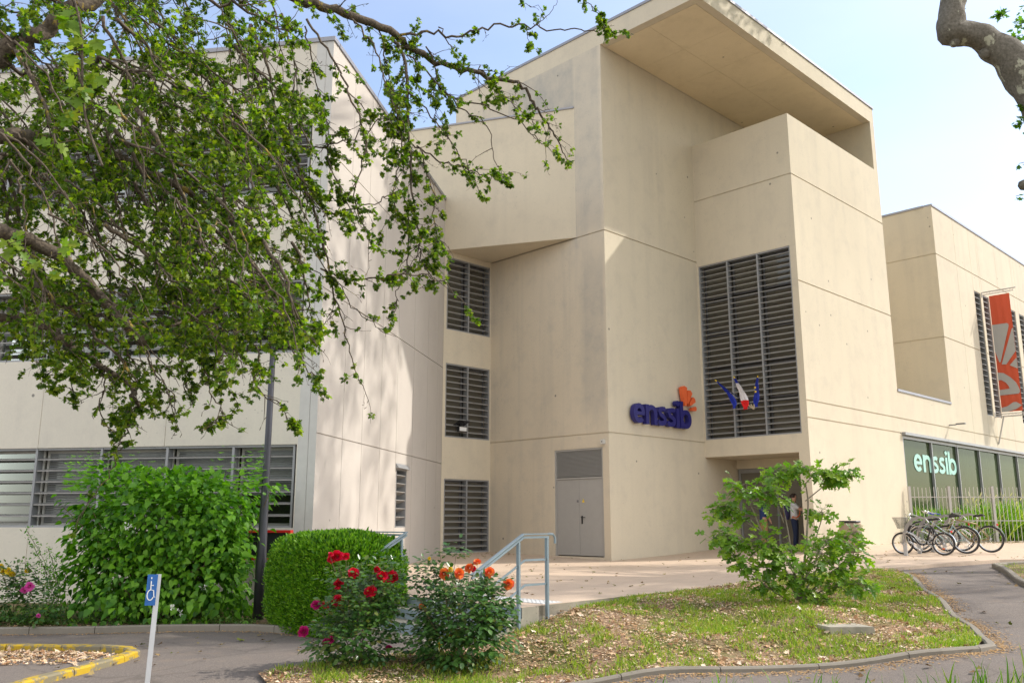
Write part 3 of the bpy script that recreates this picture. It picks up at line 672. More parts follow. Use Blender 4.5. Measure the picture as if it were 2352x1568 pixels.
for s_ in (12.7,): mb.quad(Pc(12.7, .75, 5.5), Pc(35, .75, 5.5), Pc(35, .75, 12), Pc(12.7, .75, 12))
mb.build('dark_hall', M['interior_dark'], T)
# window wall under the projecting box
LE = (PD-PE).dot(E1); PE2 = PD-E1*LE
mb = MB(); wz = [(.16, 2.5), (3.84, 6.28), (7.42, 9.93)]
wall(mb, PE2, E1, nS, 0, LE, FLOOR, 10.3, holes=[(.12, LE-.04, a, b) for a, b in wz], reveal=.33)
mb.build('window_wall', M['concrete'], T)
for i, (a, b) in enumerate(wz): louvre_window(T, PE2, E1, nS, .12, LE-.04, a, b, 2, 11, sd=.15, tilt=.045, paneback=.3, inset=.015)
mb = MB(); mb.quad(*[PE2+E1*u-nS*.8+UP*z for u, z in ((-.5, 0), (LE+.3, 0), (LE+.3, 11), (-.5, 11))]); mb.build('dark_stairwell', M['interior_dark'], T)
# projecting wedge-shaped box
G = PA+E2*1.17; gd = (G-PE2); gd.z = 0; gl = gd.normalized(); EX = PE2-gl*5.0; 
gn = Vector((gl.y, -gl.x, 0)); gn = gn if gn.y < 0 else -gn
mb = MB(); p_in = [(G+nE*-.05), G, EX, EX+Vector((0, 9, 0)), PD+E2*5-nE*.05]
mb.prism([(p.x, p.y) for p in (G, EX, EX+Vector((0, 7, 0)), PD+E2*3+E1*.1, PD+E1*.1, G+E1*.1)], 10.12, 14.62)
mb.build('projecting_box', M['concrete'], T)
mb = MB(); cop(mb, EX, G-gl*.02, gn, z=14.622, hh=.06, w=.3); mb.build('box_coping', M['coping'], T)
# back of the building
mb = MB(); mb.quad(BL+UP*FLOOR, BL+E1*12.5+UP*FLOOR, BL+E1*12.5+UP*ZS, BL+UP*ZS); mb.quad(BK+UP*FLOOR, BL+E1*12+UP*FLOOR, BL+E1*12+UP*ZS, BK+UP*ZS); mb.build('rear_wall', M['concrete'], T)
# double door
DU = lambda u, z, k: PA+E2*u-nE*k+UP*z
mb = MB(); mb.box(DU(.25, .12, .10), E2*1.97, nE*.002, UP*.001)
for (a, b, c, e) in ((.25, .31, .12, 3.34), (2.16, 2.22, .12, 3.34), (.31, 2.16, 3.28, 3.34), (.31, 2.16, 2.42, 2.47)): mb.box(DU(a, c, .11), E2*(b-a), nE*.09, UP*(e-c))
DR = mb.build('double_door', M['door'], T)
for a, b in ((.315, 1.233), (1.24, 2.155)):
    mb = MB(); mb.box(DU(a, .15, .085), E2*(b-a), nE*.04, UP*2.265); mb.build('door_leaf', M['door'], DR)
mb = MB()
for i in range(20):
    z = 2.50+i*.039; mb.add([DU(.31, z, .03), DU(.31, z+.034, .07), DU(2.16, z+.034, .07), DU(2.16, z, .03), DU(.31, z-.003, .07), DU(2.16, z-.003, .07)], ((0, 3, 2, 1), (0, 4, 5, 3)))
mb.quad(DU(.31, 2.47, .1), DU(2.16, 2.47, .1), DU(2.16, 3.28, .1), DU(.31, 3.28, .1)); mb.build('ventilation_grille', M['door'], DR)
mb = MB(); mb.box(DU(1.11, 1.08, .045), E2*.05, nE*.012, UP*.24); mb.bar(DU(1.135, 1.27, .045)+nE*.05, DU(.98, 1.27, .045)+nE*.05, .02, .02); mb.bar(DU(1.135, 1.27, .045), DU(1.135, 1.27, .045)+nE*.06, .02, .02)
mb.build('handle', M['black'], DR)
mb = MB(); t0 = DU(1.13, 1.72, .041)
mb.add([t0, t0-E2*.1, t0-E2*.05+UP*.11], ((0, 1, 2),)); mb.add([t0-E2*.047+UP*.02+nE*.002, t0-E2*.057+UP*.05+nE*.002, t0-E2*.047+UP*.085+nE*.002, t0-E2*.053+UP*.05+nE*.002], ((0, 1, 2, 3),), 1)
mb.build('warning_triangle', [M['yellow'], M['black']], DR)
mb = MB(); mb.box(DU(1.27, 1.72, .043), E2*.07, nE*.004, UP*.07); mb.build('notice_plate', M['alu_dark'], DR)
# ------------------------------------------------------------------ left wing
WT = empty('office_wing', (PW.x, PW.y, 0), 'grey three storey office wing with long rows of louvred windows behind the hawthorn', 'building')
ZW = 11.9; LWs = 10.35
rows = [(1.04, 2.74), (4.69, 6.3), (8.3, 9.9)]
mb = MB(); jv = [3.43, 6.46, 9.5, 12.5]
wall(mb, PW, WF, nWF, .40, 16, FLOOR, ZW, holes=[(.42, 16.1, a, b) for a, b in rows], vg=jv, reveal=.45)
mb.build('front_wall', M['precast'], WT)
mb = MB(); wall(mb, PW, WF, nWF, .0, .40, FLOOR, ZW, vg=[.17]); mb.build('corner_strip', M['white_frame'], WT)
sj = [-8.87+10.35, -7.72+10.35, -6.32+10.35, -4.89+10.35, -3.34+10.35, -1.87+10.35]; sj = [10.35+x for x in (-8.87, -7.6, -6.25, -4.9, -3.38, -1.87, -.7)]
mb = MB(); wall(mb, PW, WD, nWS, 0, LWs+.6, FLOOR, ZW, holes=[(5.52, 6.5, 1.0, 2.55)], hg=[2.97, 6.1, 9.25], vg=sj, reveal=.25, gw=.022)
mb.build('side_wall', M['cement_panel'], WT)
sw = louvre_window(WT, PW, WD, nWS, 5.55, 6.47, 1.0, 2.55, 1, 6, 'slit_window', sd=.2, tilt=-.09, inset=.0, paneback=.24, fw=.035)
mb = MB(); q = PW+WD*5.47+UP*2.56; mb.add([q, q+WD*1.08, q+WD*1.08+nWS*.1+UP*.0, q+nWS*.1, q+UP*.13, q+WD*1.08+UP*.13], ((0, 3, 2, 1), (3, 4, 5, 2), (0, 4, 3), (1, 2, 5))); mb.build('rain_hood', M['alu'], sw)
mb = MB(); mb.box(PW+WF*16+UP*FLOOR, WD*12, -WF*.3, UP*(ZW-FLOOR)); mb.quad(*[PW+a+UP*ZW for a in (Vector((0, 0, 0)), WD*(LWs+.6), WD*(LWs+.6)+WF*16, WF*16)])
mb.quad(PW+WD*(LWs+.6)+UP*FLOOR, PW+WD*(LWs+.6)+WF*16+UP*FLOOR, PW+WD*(LWs+.6)+WF*16+UP*ZW, PW+WD*(LWs+.6)+UP*ZW); mb.build('rear_walls', M['precast'], WT)
mb = MB(); cop(mb, PW+WF*.0+WD*.3, PW+WD*(LWs), nWS, z=ZW+.002, w=.3, hh=.1); mb.build('coping', M['coping'], WT); mb = MB(); cop(mb, PW-WF*.035, PW+WF*16, nWF, z=ZW+.002, w=.3, hh=.1); mb.build('coping', M['coping'], WT)
mb = MB(); mb.quad(*[PW+WF*u+WD*1.6+UP*z for u, z in ((.3, 0), (16, 0), (16, 11.5), (.3, 11.5))]); mb.quad(PW+WF*.42+WD*.44+UP*0, PW+WF*.42+WD*1.6, PW+WF*.42+WD*1.6+UP*11.5, PW+WF*.42+WD*.44+UP*11.5)
for z in (.9, 4.5, 8.1): mb.quad(*[PW+WF*u+WD*k+UP*z for u, k in ((.3, .45), (16, .45), (16, 1.6), (.3, 1.6))])
mb.build('dark_offices', M['interior_dark'], WT)
bays = [.47, 1.85, 3.37, 4.92, 6.5, 8.05, 9.6, 11.2, 12.8, 14.4, 15.9]
for i, (a, b) in enumerate(rows):
    louvre_window(WT, PW, WF, nWF, .47, 15.9, a, b, bays, 6, 'ribbon_window', sd=.2, tilt=.035, paneback=.38, inset=.04, glass='wing_glass',
                  shutters=[(0, 1, 2, 3, 6, 7), (0, 4, 6, 7, 9), (0, 3, 4, 5, 8)][i], lower=((0,), (0, 4), (0, 3))[i])
# ------------------------------------------------------------------ lettering
def arc(cx, cy, rx, ry, a0, a1, n=14): return [(cx+rx*math.cos(R(a0+(a1-a0)*i/n)), cy+ry*math.sin(R(a0+(a1-a0)*i/n))) for i in range(n+1)]
def letter(mb, ch, x, w, dp, org, X, Y, N):
    k = w/2; S_ = lambda pts, ww, n0=0, cl=False: mb.stroke((x, 0), pts, ww, dp, org, X, Y, N, 0, cl, n0)
    if ch == 'e':
        S_(arc(.43, .5, .43-k, .5-k, 0, 318, 20), w); S_([(.1, .5), (.43*2-k+.08, .5)], w*.72, .003); return .86
    if ch == 'n': S_([(k, 0), (k, 1)], w); S_(arc(.44, .58, .44-k, .42-k, 165, 0, 10)+[(.88-k, 0)], w, .003); return .88
    if ch == 's': S_([(.62-k*.4, .80), (.5, .885), (.34, .90-k*.2), (.2, .85), (k+.02, .72), (.2, .59), (.42, .49), (.56, .38), (.58, .26), (.48, .16), (.3, k*.95), (.14, .13), (.02, .22)], w*.95); return .68
    if ch == 'i':
        S_([(k, 0), (k, 1)], w); S_(arc(k, 1.28, k*.62, k*.62, 0, 360, 12)[:-1], k*1.22, .003, True); return w
    if ch == 'b': S_([(k, 0), (k, 1.42)], w); S_(arc(.47, .5, .47-k, .5-k, 0, 360, 22)[:-1], w, .003, True); return .92
def word(parent, org, X, Y, N, sx, sy, w, dp, mat, name='letter', gap=.10):
    x = 0
    for ch in 'enssib':
        mb = MB(); a = letter(mb, ch, x, w, dp, org, X*sx, Y*sy, N); mb.build(name, mat, parent); x += a+gap
    return x
so_ = PA+E1*.96+nS*.03
LS = empty('wall_sign', (so_.x, so_.y, 4.1), 'dark blue three dimensional letters enssib with an orange fan on the cream wall', 'sign')
word(LS, PA+E1*.98+nS*.06+UP*4.12, E1, UP, nS, .665, .62, .245, .15, M['blue_letter'], gap=.075)
pet = PA+E1*3.80+nS*.07+UP*4.74
for a, r0, r1, w0, w1 in ((94, .14, .80, .10, .30), (66, .24, .74, .08, .24), (38, .30, .68, .08, .20), (9, .36, .62, .08, .15)):
    mb = MB(); ca, sa = math.cos(R(a)), math.sin(R(a)); n_ = (-sa, ca)
    pts = [(r0*ca+n_[0]*w0/2, r0*sa+n_[1]*w0/2), (r0*ca-n_[0]*w0/2, r0*sa-n_[1]*w0/2), (r1*.93*ca-n_[0]*w1/2, r1*.93*sa-n_[1]*w1/2), (r1*ca, r1*sa), (r1*.93*ca+n_[0]*w1/2, r1*.93*sa+n_[1]*w1/2)]
    f_ = [pet+E1*x+UP*y+nS*.14 for x, y in pts]; b_ = [pet+E1*x+UP*y for x, y in pts]; n5 = 5
    mb.add(f_+b_, [tuple(range(5)), tuple(range(5, 10))[::-1]]+[(i, (i+1) % 5, 5+(i+1) % 5, 5+i) for i in range(5)]); mb.build('petal', M['orange'], LS)
# window vinyl is part of the glazing
word(GW, gp+E1*8.35+nS*.004+UP*2.98, E1, UP, nS, .93, .66, .235, .004, M['mint'], 'vinyl_letter', gap=.09)
# ------------------------------------------------------------------ banner
BW = PC+E1*18.02; 
BN = empty('banner', (BW.x, BW.y, 5.8), 'tall narrow orange banner with pale rays held off the far facade by truss arms', 'banner')
bp = lambda k, z, o=0: BW+nS*k+UP*z+E1*o
mb = MB()
zc0, zc1, k0, k1 = 5.98, 11.40, .30, 1.16
nk, nz_ = 10, 40
wv = lambda i, j: .018*math.sin(i*1.9+j*.13)*(1 if 0 < i < nk else .2)
V = [bp(k0+(k1-k0)*i/nk, zc0+(zc1-zc0)*j/nz_, wv(i, j)) for j in range(nz_+1) for i in range(nk+1)]
mb.add(V, [(j*(nk+1)+i, j*(nk+1)+i+1, (j+1)*(nk+1)+i+1, (j+1)*(nk+1)+i) for j in range(nz_) for i in range(nk)])
mb.build('cloth', M['banner_red'], BN, smooth=True)
mb = MB(); cw = k1-k0; chh = zc1-zc0
shapes = [[(0, .745), (.72, .745), (.80, .735), (.80, .715), (.22, .42), (.16, .42), (0, .52)],
          [(1, .70), (.93, .69), (.26, .40), (.48, .395), (1, .50)], [(.64, .385), (1, .48-.035), (1, .35)],
          [(0, .335), (.3, .325), (.6, .285), (.85, .235), (.97, .18), (.98, .155), (.9, .142), (0, .14), (0, .185), (.5, .19), (.47, .215), (.35, .245), (.15, .268), (0, .27)],
          [(0, .035), (.3, .045), (.6, .075), (.75, .075), (1, .045), (.7, .015), (.3, .0), (0, -.0)]]
for sh in shapes:
    pts = [Vector((max(0.004, x)*cw, (y+.0)*chh, 0)) for x, y in sh]
    for side in (-1, 1):
        vs = [bp(k0+p.x, zc0+p.y, side*.028) for p in pts]; tr = tessellate_polygon([pts]); mb.add(vs, [t for t in tr])
mb.build('pattern', M['banner_grey'], BN)
mb = MB()
for z, s in ((11.62, 1), (5.78, -1)):
    mb = MB()
    mb.tube([bp(0, z), bp(1.45 if s > 0 else 1.6, z)], .028, 6); mb.tube([bp(0, z-.12*s), bp(1.35, z-.12*s)], .02, 6)
    for i in range(9): mb.tube([bp(.1+.14*i, z), bp(.17+.14*i, z-.12*s), bp(.24+.14*i, z)], .01, 4)
    mb.tube([bp(0, z), bp(0, z-.22*s)], .03, 6); mb.build('truss_arm', M['fence'], BN)
mb = MB(); mb.tube([bp(.35, 5.75), bp(.02, 4.55)], .035, 6); mb.build('strut', M['fence'], BN)
# small lamp on the facade, camera by the door, floodlight
q = PC+E1*12.1+nS*.0+UP*4.97; mb = MB(); mb.bar(q, q+nS*.28, .04, .04); mb.box(q+nS*.28-E1*.07, E1*.14, nS*.34, UP*.05)
tag(mb.build('wall_lamp', M['alu_dark'], org=q), 'small dark wall lamp above the glazed front under the notch', 'wall lamp')
q = PA+E2*.13+nE*.0+UP*3.42; mb = MB(); mb.box(q, E2*.12, nE*.1, UP*.14); mb.cbox(q+E2*.06+nE*.1+UP*.07, .03, .02, .03, E2, nE, UP, 1)
tag(mb.build('alarm_box', [M['white_frame'], M['black']], org=q), 'tiny pale box fixed above the corner of the grey double door', 'box')
q = PE2+E1*.75+nS*.05+UP*4.12
FL = empty('floodlight', q, 'small floodlight with a tilted solar panel hanging in front of the middle stair window', 'floodlight')
mb = MB(); mb.cbox(q+nS*.08, .36, .10, .18, E1, nS); mb.build('housing', M['black'], FL)
mb = MB(); mb.cbox(q+nS*.135, .30, .008, .13, E1, nS); mb.build('lamp_glass', M['white'], FL)
mb = MB(); a = (nS*.8+UP*.35).normalized(); mb.cbox(q+nS*.05+UP*.2, .46, .34, .02, E1, a, E1.cross(a)); mb.build('solar_panel', M['dark_glass_box'], FL)
mb = MB(); mb.bar(q+UP*.16, q-nS*.1+UP*.05, .03, .03); mb.build('bracket', M['black'], FL)
# dark roof cowl behind the wing
q = PW+WD*7.2-nWS*1.8+UP*(ZW+.0); mb = MB(); mb.lathe(q, [(.18, 0), (.18, .9), (.34, .95), (.34, 1.1), (.1, 1.35)], 14)
tag(mb.build('roof_cowl', M['lamp_post'], org=q), 'dark roof cowl standing on the grey wing beyond its roof edge', 'chimney')
# ------------------------------------------------------------------ flags
hp = PC+E2*((LB)*.47)+nE*.12+UP*4.72
def flag(tip_px, label, cols, cut, side, tw):
    r = sight(*tip_px); n0 = hp+nE*.9                           # tip about .9 m out from the wall
    t = (n0.dot(nE)-0)/(Vector(r).dot(nE)); tip = Vector((r[0]*t, r[1]*t, EYE+r[2]*t))
    T_ = empty('flag', hp, label, 'flag', 'flags fanned in front of the entrance window')
    a = hp; mb = MB(); mb.tube([a, a.lerp(tip, .16)], .022, 7); mb.build('socket', M['cream_pole'], T_)
    mb = MB(); mb.tube([a.lerp(tip, .16), tip], .013, 6); mb.build('pole', M['pole_navy'], T_)
    mb = MB(); mb.lathe(tip, [(.008, 0), (.02, .03), (.008, .09)], 8, (tip-a)); mb.build('finial', M['yellow'], T_)
    mb = MB(); d = (a-tip).normalized(); n = 16; k = 7; V = []; L = (a-tip).length*cut
    for i in range(n+1):
        s = i/n
        top = tip+d*(L*min(1, s*1.25))
        w = (.05+.20*math.sin(min(1, s*1.1)*2.6)**1)*tw
        for j in range(k+1):
            u = j/k-.5
            V.append(top*(1-.55*s)+(tip+d*L*.55+UP*(-.62*s))*(.55*s)+E2*(side*.0+u*w*1.6*1)+UP*(-.12*s-.05*abs(u)*s)+nE*(.05*math.sin(j*2.1+i*.5)))
    mi = []
    for i in range(n):
        for j in range(k):
            b = i*(k+1)+j; c = 0
            if len(cols) == 3: c = 0 if i < 2 else (1 if i < 10 else 2)
            mb.add([], []); mb.f.append((b, b+1, b+k+2, b+k+1)); mb.m.append(c)
    mb.v = [tuple(p) for p in V]
    fo = mb.build('cloth', [M[c] for c in cols], T_, smooth=True)
    if len(cols) == 1 and side == 1:
        for i in (5, 7):
            mb = MB(); p = V[i*(k+1)+3]+nE*.09; mb.add([p+(E2*math.cos(R(90+36*q))+UP*math.sin(R(90+36*q)))*(.05 if q % 2 == 0 else .02) for q in range(10)], [tuple(range(10))])
            mb.build('star', M['yellow'], fo)
flag((1647, 876), 'dark blue flag leaning far left, leftmost of the three flags', ['flag_blue'], .6, 0, .42)
flag((1688, 869), 'blue white and red flag hanging between two blue flags', ['flag_blue', 'flag_white', 'flag_red'], .7, 0, .6)
flag((1740, 867), 'blue flag with yellow stars on the most upright pole', ['flag_blue'], .6, 1, .42)
# ------------------------------------------------------------------ handrails
def handrail(name, label, P0, flip, hl):
    """P0 top hinge above the stair edge; slope runs down -E1"""
    T_ = empty(name, (P0.x, P0.y, 0), label, 'handrail', 'stair handrails')
    zt = 1.0; Hd = hl
    end = P0-E1*.98+UP*(zt-.52)
    top = [P0+Hd+UP*zt, P0+UP*zt, end]
    mb = MB()
    def rail(pts, w, hh):
        for a, b in zip(pts, pts[1:]): mb.bar(a, b, w, hh)
    rail(top, .055, .02); mb.build('handrail_bar', M['rail'], T_)
    mb = MB(); rail([p-UP*.045 for p in top], .03, .03)
    hk = [P0+Hd+UP*zt, P0+Hd*1.0+Hd.normalized()*.10+UP*(zt-.01), P0+Hd+Hd.normalized()*.14+UP*(zt-.06), P0+Hd+Hd.normalized()*.14+UP*(zt-.14)] if flip else [end, end-E1*.07-UP*.06, end-E1*.08-UP*.16]
    mb.tube(hk, .018, 6); mb.build('rail_end', M['rail'], T_)
    mb = MB()
    for dz in (.36, .70):
        rail([P0+Hd*.98+UP*(zt-dz), P0+Hd.normalized()*.03+UP*(zt-dz), P0-E1*.9+UP*(zt-.48-dz)], .012, .03)
    mb.build('middle_rail', M['rail'], T_)
    for p, zb in ((P0+Hd*.93, -.22 if flip else .0), (P0-E1*.10, -.36 if flip else -.25), (P0-E1*.80, -.6)):
        if flip is False and p is None: continue
        k = max(0, (P0-p).dot(E1)); mb = MB(); mb.bar(Vector((p.x, p.y, zb)), Vector((p.x, p.y, zt-.06-k*.53)), .05, .035, E1); mb.build('post', M['rail'], T_)
    return T_
handrail('handrail', 'right hand blue grey stair rail beside the orange roses, ending in a down-turned hook', Q+nS*.03-E1*.0, True, E1*.52)
handrail('handrail', 'left hand blue grey stair rail between clipped hedge and red roses', LQ-nS*.03, False, E2*1.2)
# ------------------------------------------------------------------ lamp post, disabled parking sign, cabinet, slab, bin
lp = on_z(592, 1432, -.6); LP = empty('lamp_post', (lp.x, lp.y, -.6), 'slim dark grey lamp post rising between the shrub and the clipped hedge', 'lamp post')
mb = MB(); mb.lathe((lp.x, lp.y, -.6), [(.095, 0), (.095, 1.1), (.085, 1.2), (.06, 3.2), (.05, 5.5)], 16); mb.build('pole', M['lamp_post'], LP, smooth=True)
mb = MB(); mb.lathe((lp.x, lp.y, 4.9), [(.05, 0), (.1, .05), (.3, .12), (.32, .17), (.2, .24), (.05, .28)], 20); mb.build('lamp_head', M['steel'], LP, smooth=True)
a, b = on_y(365, 1318, 6.6), on_y(338, 1568, 6.5); b = a+(b-a)*2.4
SP = empty('parking_sign', b, 'blue wheelchair sign on a thin leaning galvanised post in the car park', 'sign')
mb = MB(); X = Vector((.9, .43, 0)).normalized(); ax = (a-b).normalized(); Y = ax.cross(X).normalized(); X = Y.cross(ax)
mb.box(b-X*.017-Y*.017, X*.034, Y*.034, ax*(a-b).length); mb.build('post', M['steel'], SP)
pn = Vector((.28, -.96, 0)); px_ = Vector((.96, .28, 0)); px_ = (px_-ax*px_.dot(ax)).normalized(); pn = px_.cross(ax).normalized()
pc_ = a-ax*.112-px_*.028+pn*.034
mb = MB(); mb.box(pc_-px_*.043-ax*.108, px_*.070, ax*.216, pn*.006); pl = mb.build('sign_plate', M['sign_blue'], SP)
mb = MB(); o2 = pc_-px_*.008+pn*.0075-ax*.0
st_ = lambda pts, w, n0=0, cl=False: mb.stroke((0, 0), pts, w, .0015, o2, px_, ax, pn, 0, cl, n0)
st_([(-.006, .062), (-.004, .0), (.016, -.004), (.022, -.052), (.030, -.048)], .0065); st_([(-.004, .032), (.014, .030)], .0055, .0006)
st_(arc(-.003, -.036, .0215, .036, 95, 335, 16), .0065, .0012); st_([(-.010, .082), (-.002, .082)], .012, .0004)
mb.build('wheelchair_symbol', M['white'], pl)
q = PW+WF*.25-WD*.35; CB = empty('display_cabinet', (q.x, q.y, -.5), 'red framed dark display cabinet on the wall behind the lamp post', 'cabinet')
mb = MB(); z0, z1 = .42, 1.0
for za, zb, a, b in ((z0, z0+.05, 0, 2.0), (z1-.05, z1, 0, 2.0)): mb.box(q+WF*a+UP*za, WF*(b-a), nWF*.14, UP*(zb-za))
for u in (0, .62, 1.28, 1.95): mb.box(q+WF*u+UP*(z0+.05), WF*.05, nWF*.138, UP*(z1-z0-.1))
mb.box(q+WF*.1+UP*-.6, WF*.05, nWF*.05, UP*1.0); mb.box(q+WF*1.85+UP*-.6, WF*.05, nWF*.05, UP*1.0); mb.build('red_frame', M['red'], CB)
mb = MB(); mb.box(q+WF*.04+UP*(z0+.04)-nWF*.1, WF*1.92, nWF*.2, UP*(z1-z0-.08)); mb.build('dark_panel', M['dark_glass_box'], CB)
sp = on_z(1950, 1442, -.24); hz = h(sp.x, sp.y); mb = MB(); mb.box(Vector((sp.x-.34, sp.y-.24, hz-.02)), Vector((.6, .02, 0)), Vector((-.10, .42, 0)), UP*.10)
tag(mb.build('paving_slab', M['stain_conc'], org=(sp.x, sp.y, hz)), 'loose grey concrete slab lying in the lawn right of the fig', 'slab')
q = PC+nS*.75+E1*.75; q.z = tz(q.x, q.y); BI = empty('litter_bin', q, 'round washed aggregate litter bin with dark rim behind the fig', 'bin')
mb = MB(); mb.lathe(q, [(.27, 0), (.31, .06), (.33, .5), (.32, .82), (.30, .86)], 24); mb.build('body', M['aggregate'], BI, smooth=True)
mb = MB(); mb.torus(q+UP*.90, UP, .28, .035, 24, 6); mb.lathe(q+UP*.86, [(.25, 0), (.25, .03)], 20); mb.build('rim', M['black'], BI)
# ------------------------------------------------------------------ fence and tall grass
f0 = Vector((14.28, 31.75, 0)); FN = empty('fence', (f0.x, f0.y, .1), 'pale picket fence of thin uprights in front of the tall grass', 'fence')
posts = [0, 1.42, 2.98, 4.54, 6.1, 7.66]
for x in posts: mb = MB(); mb.cbox(f0+Vector((x, 0, 1.23)), .09, .09, 2.3); mb.build('post', M['fence'], FN)
for z in (.28, 1.17, 2.0): mb = MB(); mb.bar(f0+Vector((0, -.02, z)), f0+Vector((7.7, -.02, z)), .03, .03); mb.build('rail', M['fence'], FN)
x = .16
while x < 7.6:
    if min(abs(x-p) for p in posts) > .07: mb = MB(); mb.tube([f0+Vector((x, -.045, .1)), f0+Vector((x, -.045, 2.34+.02*math.sin(x*9)))], .011, 5); mb.build('picket', M['fence'], FN)
    x += .142
def blades(name, mat, P, H, wid, lean=.35, **k):
    n = len(P); D = nrm(np.stack([rng.normal(0, lean, n), rng.normal(0, lean, n), np.ones(n)], 1)); N = rdir(n); N[:, 2] *= .2
    V, T = scatter(BLADE, P, D, N, H, wid); return V, T
n = 15000; X_ = rng.uniform(.1, 13, n); D_ = rng.uniform(.25, 1, n)
Pg = np.stack([f0.x+X_, f0.y+.15+X_*.93*D_*.55+rng.uniform(0, .5, n), np.full(n, .1)], 1)
Hh = rng.uniform(.9, 2.0, n)*np.clip(.75+.09*np.sin(X_*2.1)+.05*X_, .5, 1.1)
V, T = blades('', None, Pg, Hh, .35, .48)
tag(tri_mesh('tall_grass', V, T, M['tall_grass'], org=(f0.x, f0.y, .1)), 'dense bright green ornamental grass behind the picket fence', 'grass', kind='stuff')
n = 260; X_ = rng.uniform(2.5, 9, n); P0 = np.stack([f0.x+X_, f0.y+.5+X_*.3, rng.uniform(1.5, 2.1, n)], 1)
V, T = scatter(NEEDLE, P0, nrm(np.stack([rng.normal(.3, .3, n), rng.normal(0, .3, n), np.ones(n)], 1)), rdir(n), rng.uniform(.12, .22, n))
tag(tri_mesh('grass_seed_heads', V, T, M['seed_head'], org=(f0.x, f0.y, 1.2)), 'pale seed heads above the tall grass behind the fence', 'grass', kind='stuff')
# ------------------------------------------------------------------ bicycle rack
def rack():
    T_ = empty('bike_rack', (0, 0, 0), 'x', 'bike rack', 'curved steel stands of the bicycle rack')
    mb = MB(); pts = [(0, 0), (.03, .35), (.0, .6), (-.10, .82), (-.26, 1.0), (-.45, 1.06), (-.6, 1.03)]   # x along -E2 => bikes at +x
    pts = [(-a, z) for a, z in pts]
    for (a, za), (b, zb) in zip(pts, pts[1:]): mb.bar((a, 0, za), (b, 0, zb), .06, .012, Vector((0, 1, 0)))
    mb.v = []; mb.f = []; mb.m = []
    ws = [.085, .085, .085, .09, .09, .08, .05]
    L = [(a-.0, 0, z) for a, z in pts]; V = []
    for i, (a, z) in enumerate(pts):
        q = pts[min(i+1, 6)]; r = pts[max(i-1, 0)]; t = Vector((q[0]-r[0], 0, q[1]-r[1])).normalized(); nn = Vector((t.z, 0, -t.x))*ws[i]/2
        for s in (1, -1):
            for y in (-.008, .008): V.append(Vector((a, y, z))+nn*s)
    F_ = []
    for i in range(6):
        b = i*4; c = b+4; F_ += [(b, b+1, c+1, c), (b+2, c+2, c+3, b+3), (b, c, c+2, b+2), (b+1, b+3, c+3, c+1)]
    mb.add(V, F_+[(0, 2, 3, 1), (24, 25, 27, 26)]); mb.build('curved_arm', M['steel_dull'], T_, local=True)
    mb = MB(); mb.box((-.05, -.06, 0), (.1, 0, 0), (0, .12, 0), (0, 0, .012)); mb.box((-.045, -.035, .012), (.09, 0, 0), (0, .07, 0), (0, 0, .33)); mb.build('foot', M['steel'], T_, local=True)
    for z0, s in ((.58, 1), (.33, .9)):
        mb = MB()
        for y in (-.05, .05): mb.tube([(-.02, y*.4, z0-.12), (.02, y, z0+.04), (.12, y*1.2, z0+.06), (.28*s, y*1.3, z0-.02), (.42*s, y*1.1, z0-.14), (.44*s, y*.5, z0-.18)], .011, 6)
        mb.build('wheel_loop', M['chrome'], T_, local=True)
    mb = MB(); mb.tube([(.45, 0, 1.06), (.62, .0, 1.03), (.7, 0, .93), (.6, 0, .84), (.4, 0, .80), (.2, 0, .86)], .012, 6); mb.build('lock_loop', M['steel'], T_, local=True)
    return T_
rk = rack(); angb = math.atan2(-E2.y, -E2.x); rb = Vector((11.15, 25.35, 0))
RL_ = ['curved steel rack stand nearest the wall holding the basket bicycle', 'second curved rack stand, between the small black bicycle and the loose wheel', 'curved rack stand in the middle of the bicycle row', 'fourth curved rack stand holding the grey green bicycle', 'curved rack stand farthest from the wall, by the gold bicycle']
for i in range(5):
    o = rk if i == 0 else copy_tree(rk); p = rb+E1*(1.0*i); o.location = (p.x, p.y, tz(p.x, p.y)+.002); o.rotation_euler = (0, 0, angb); o['label'] = RL_[i]
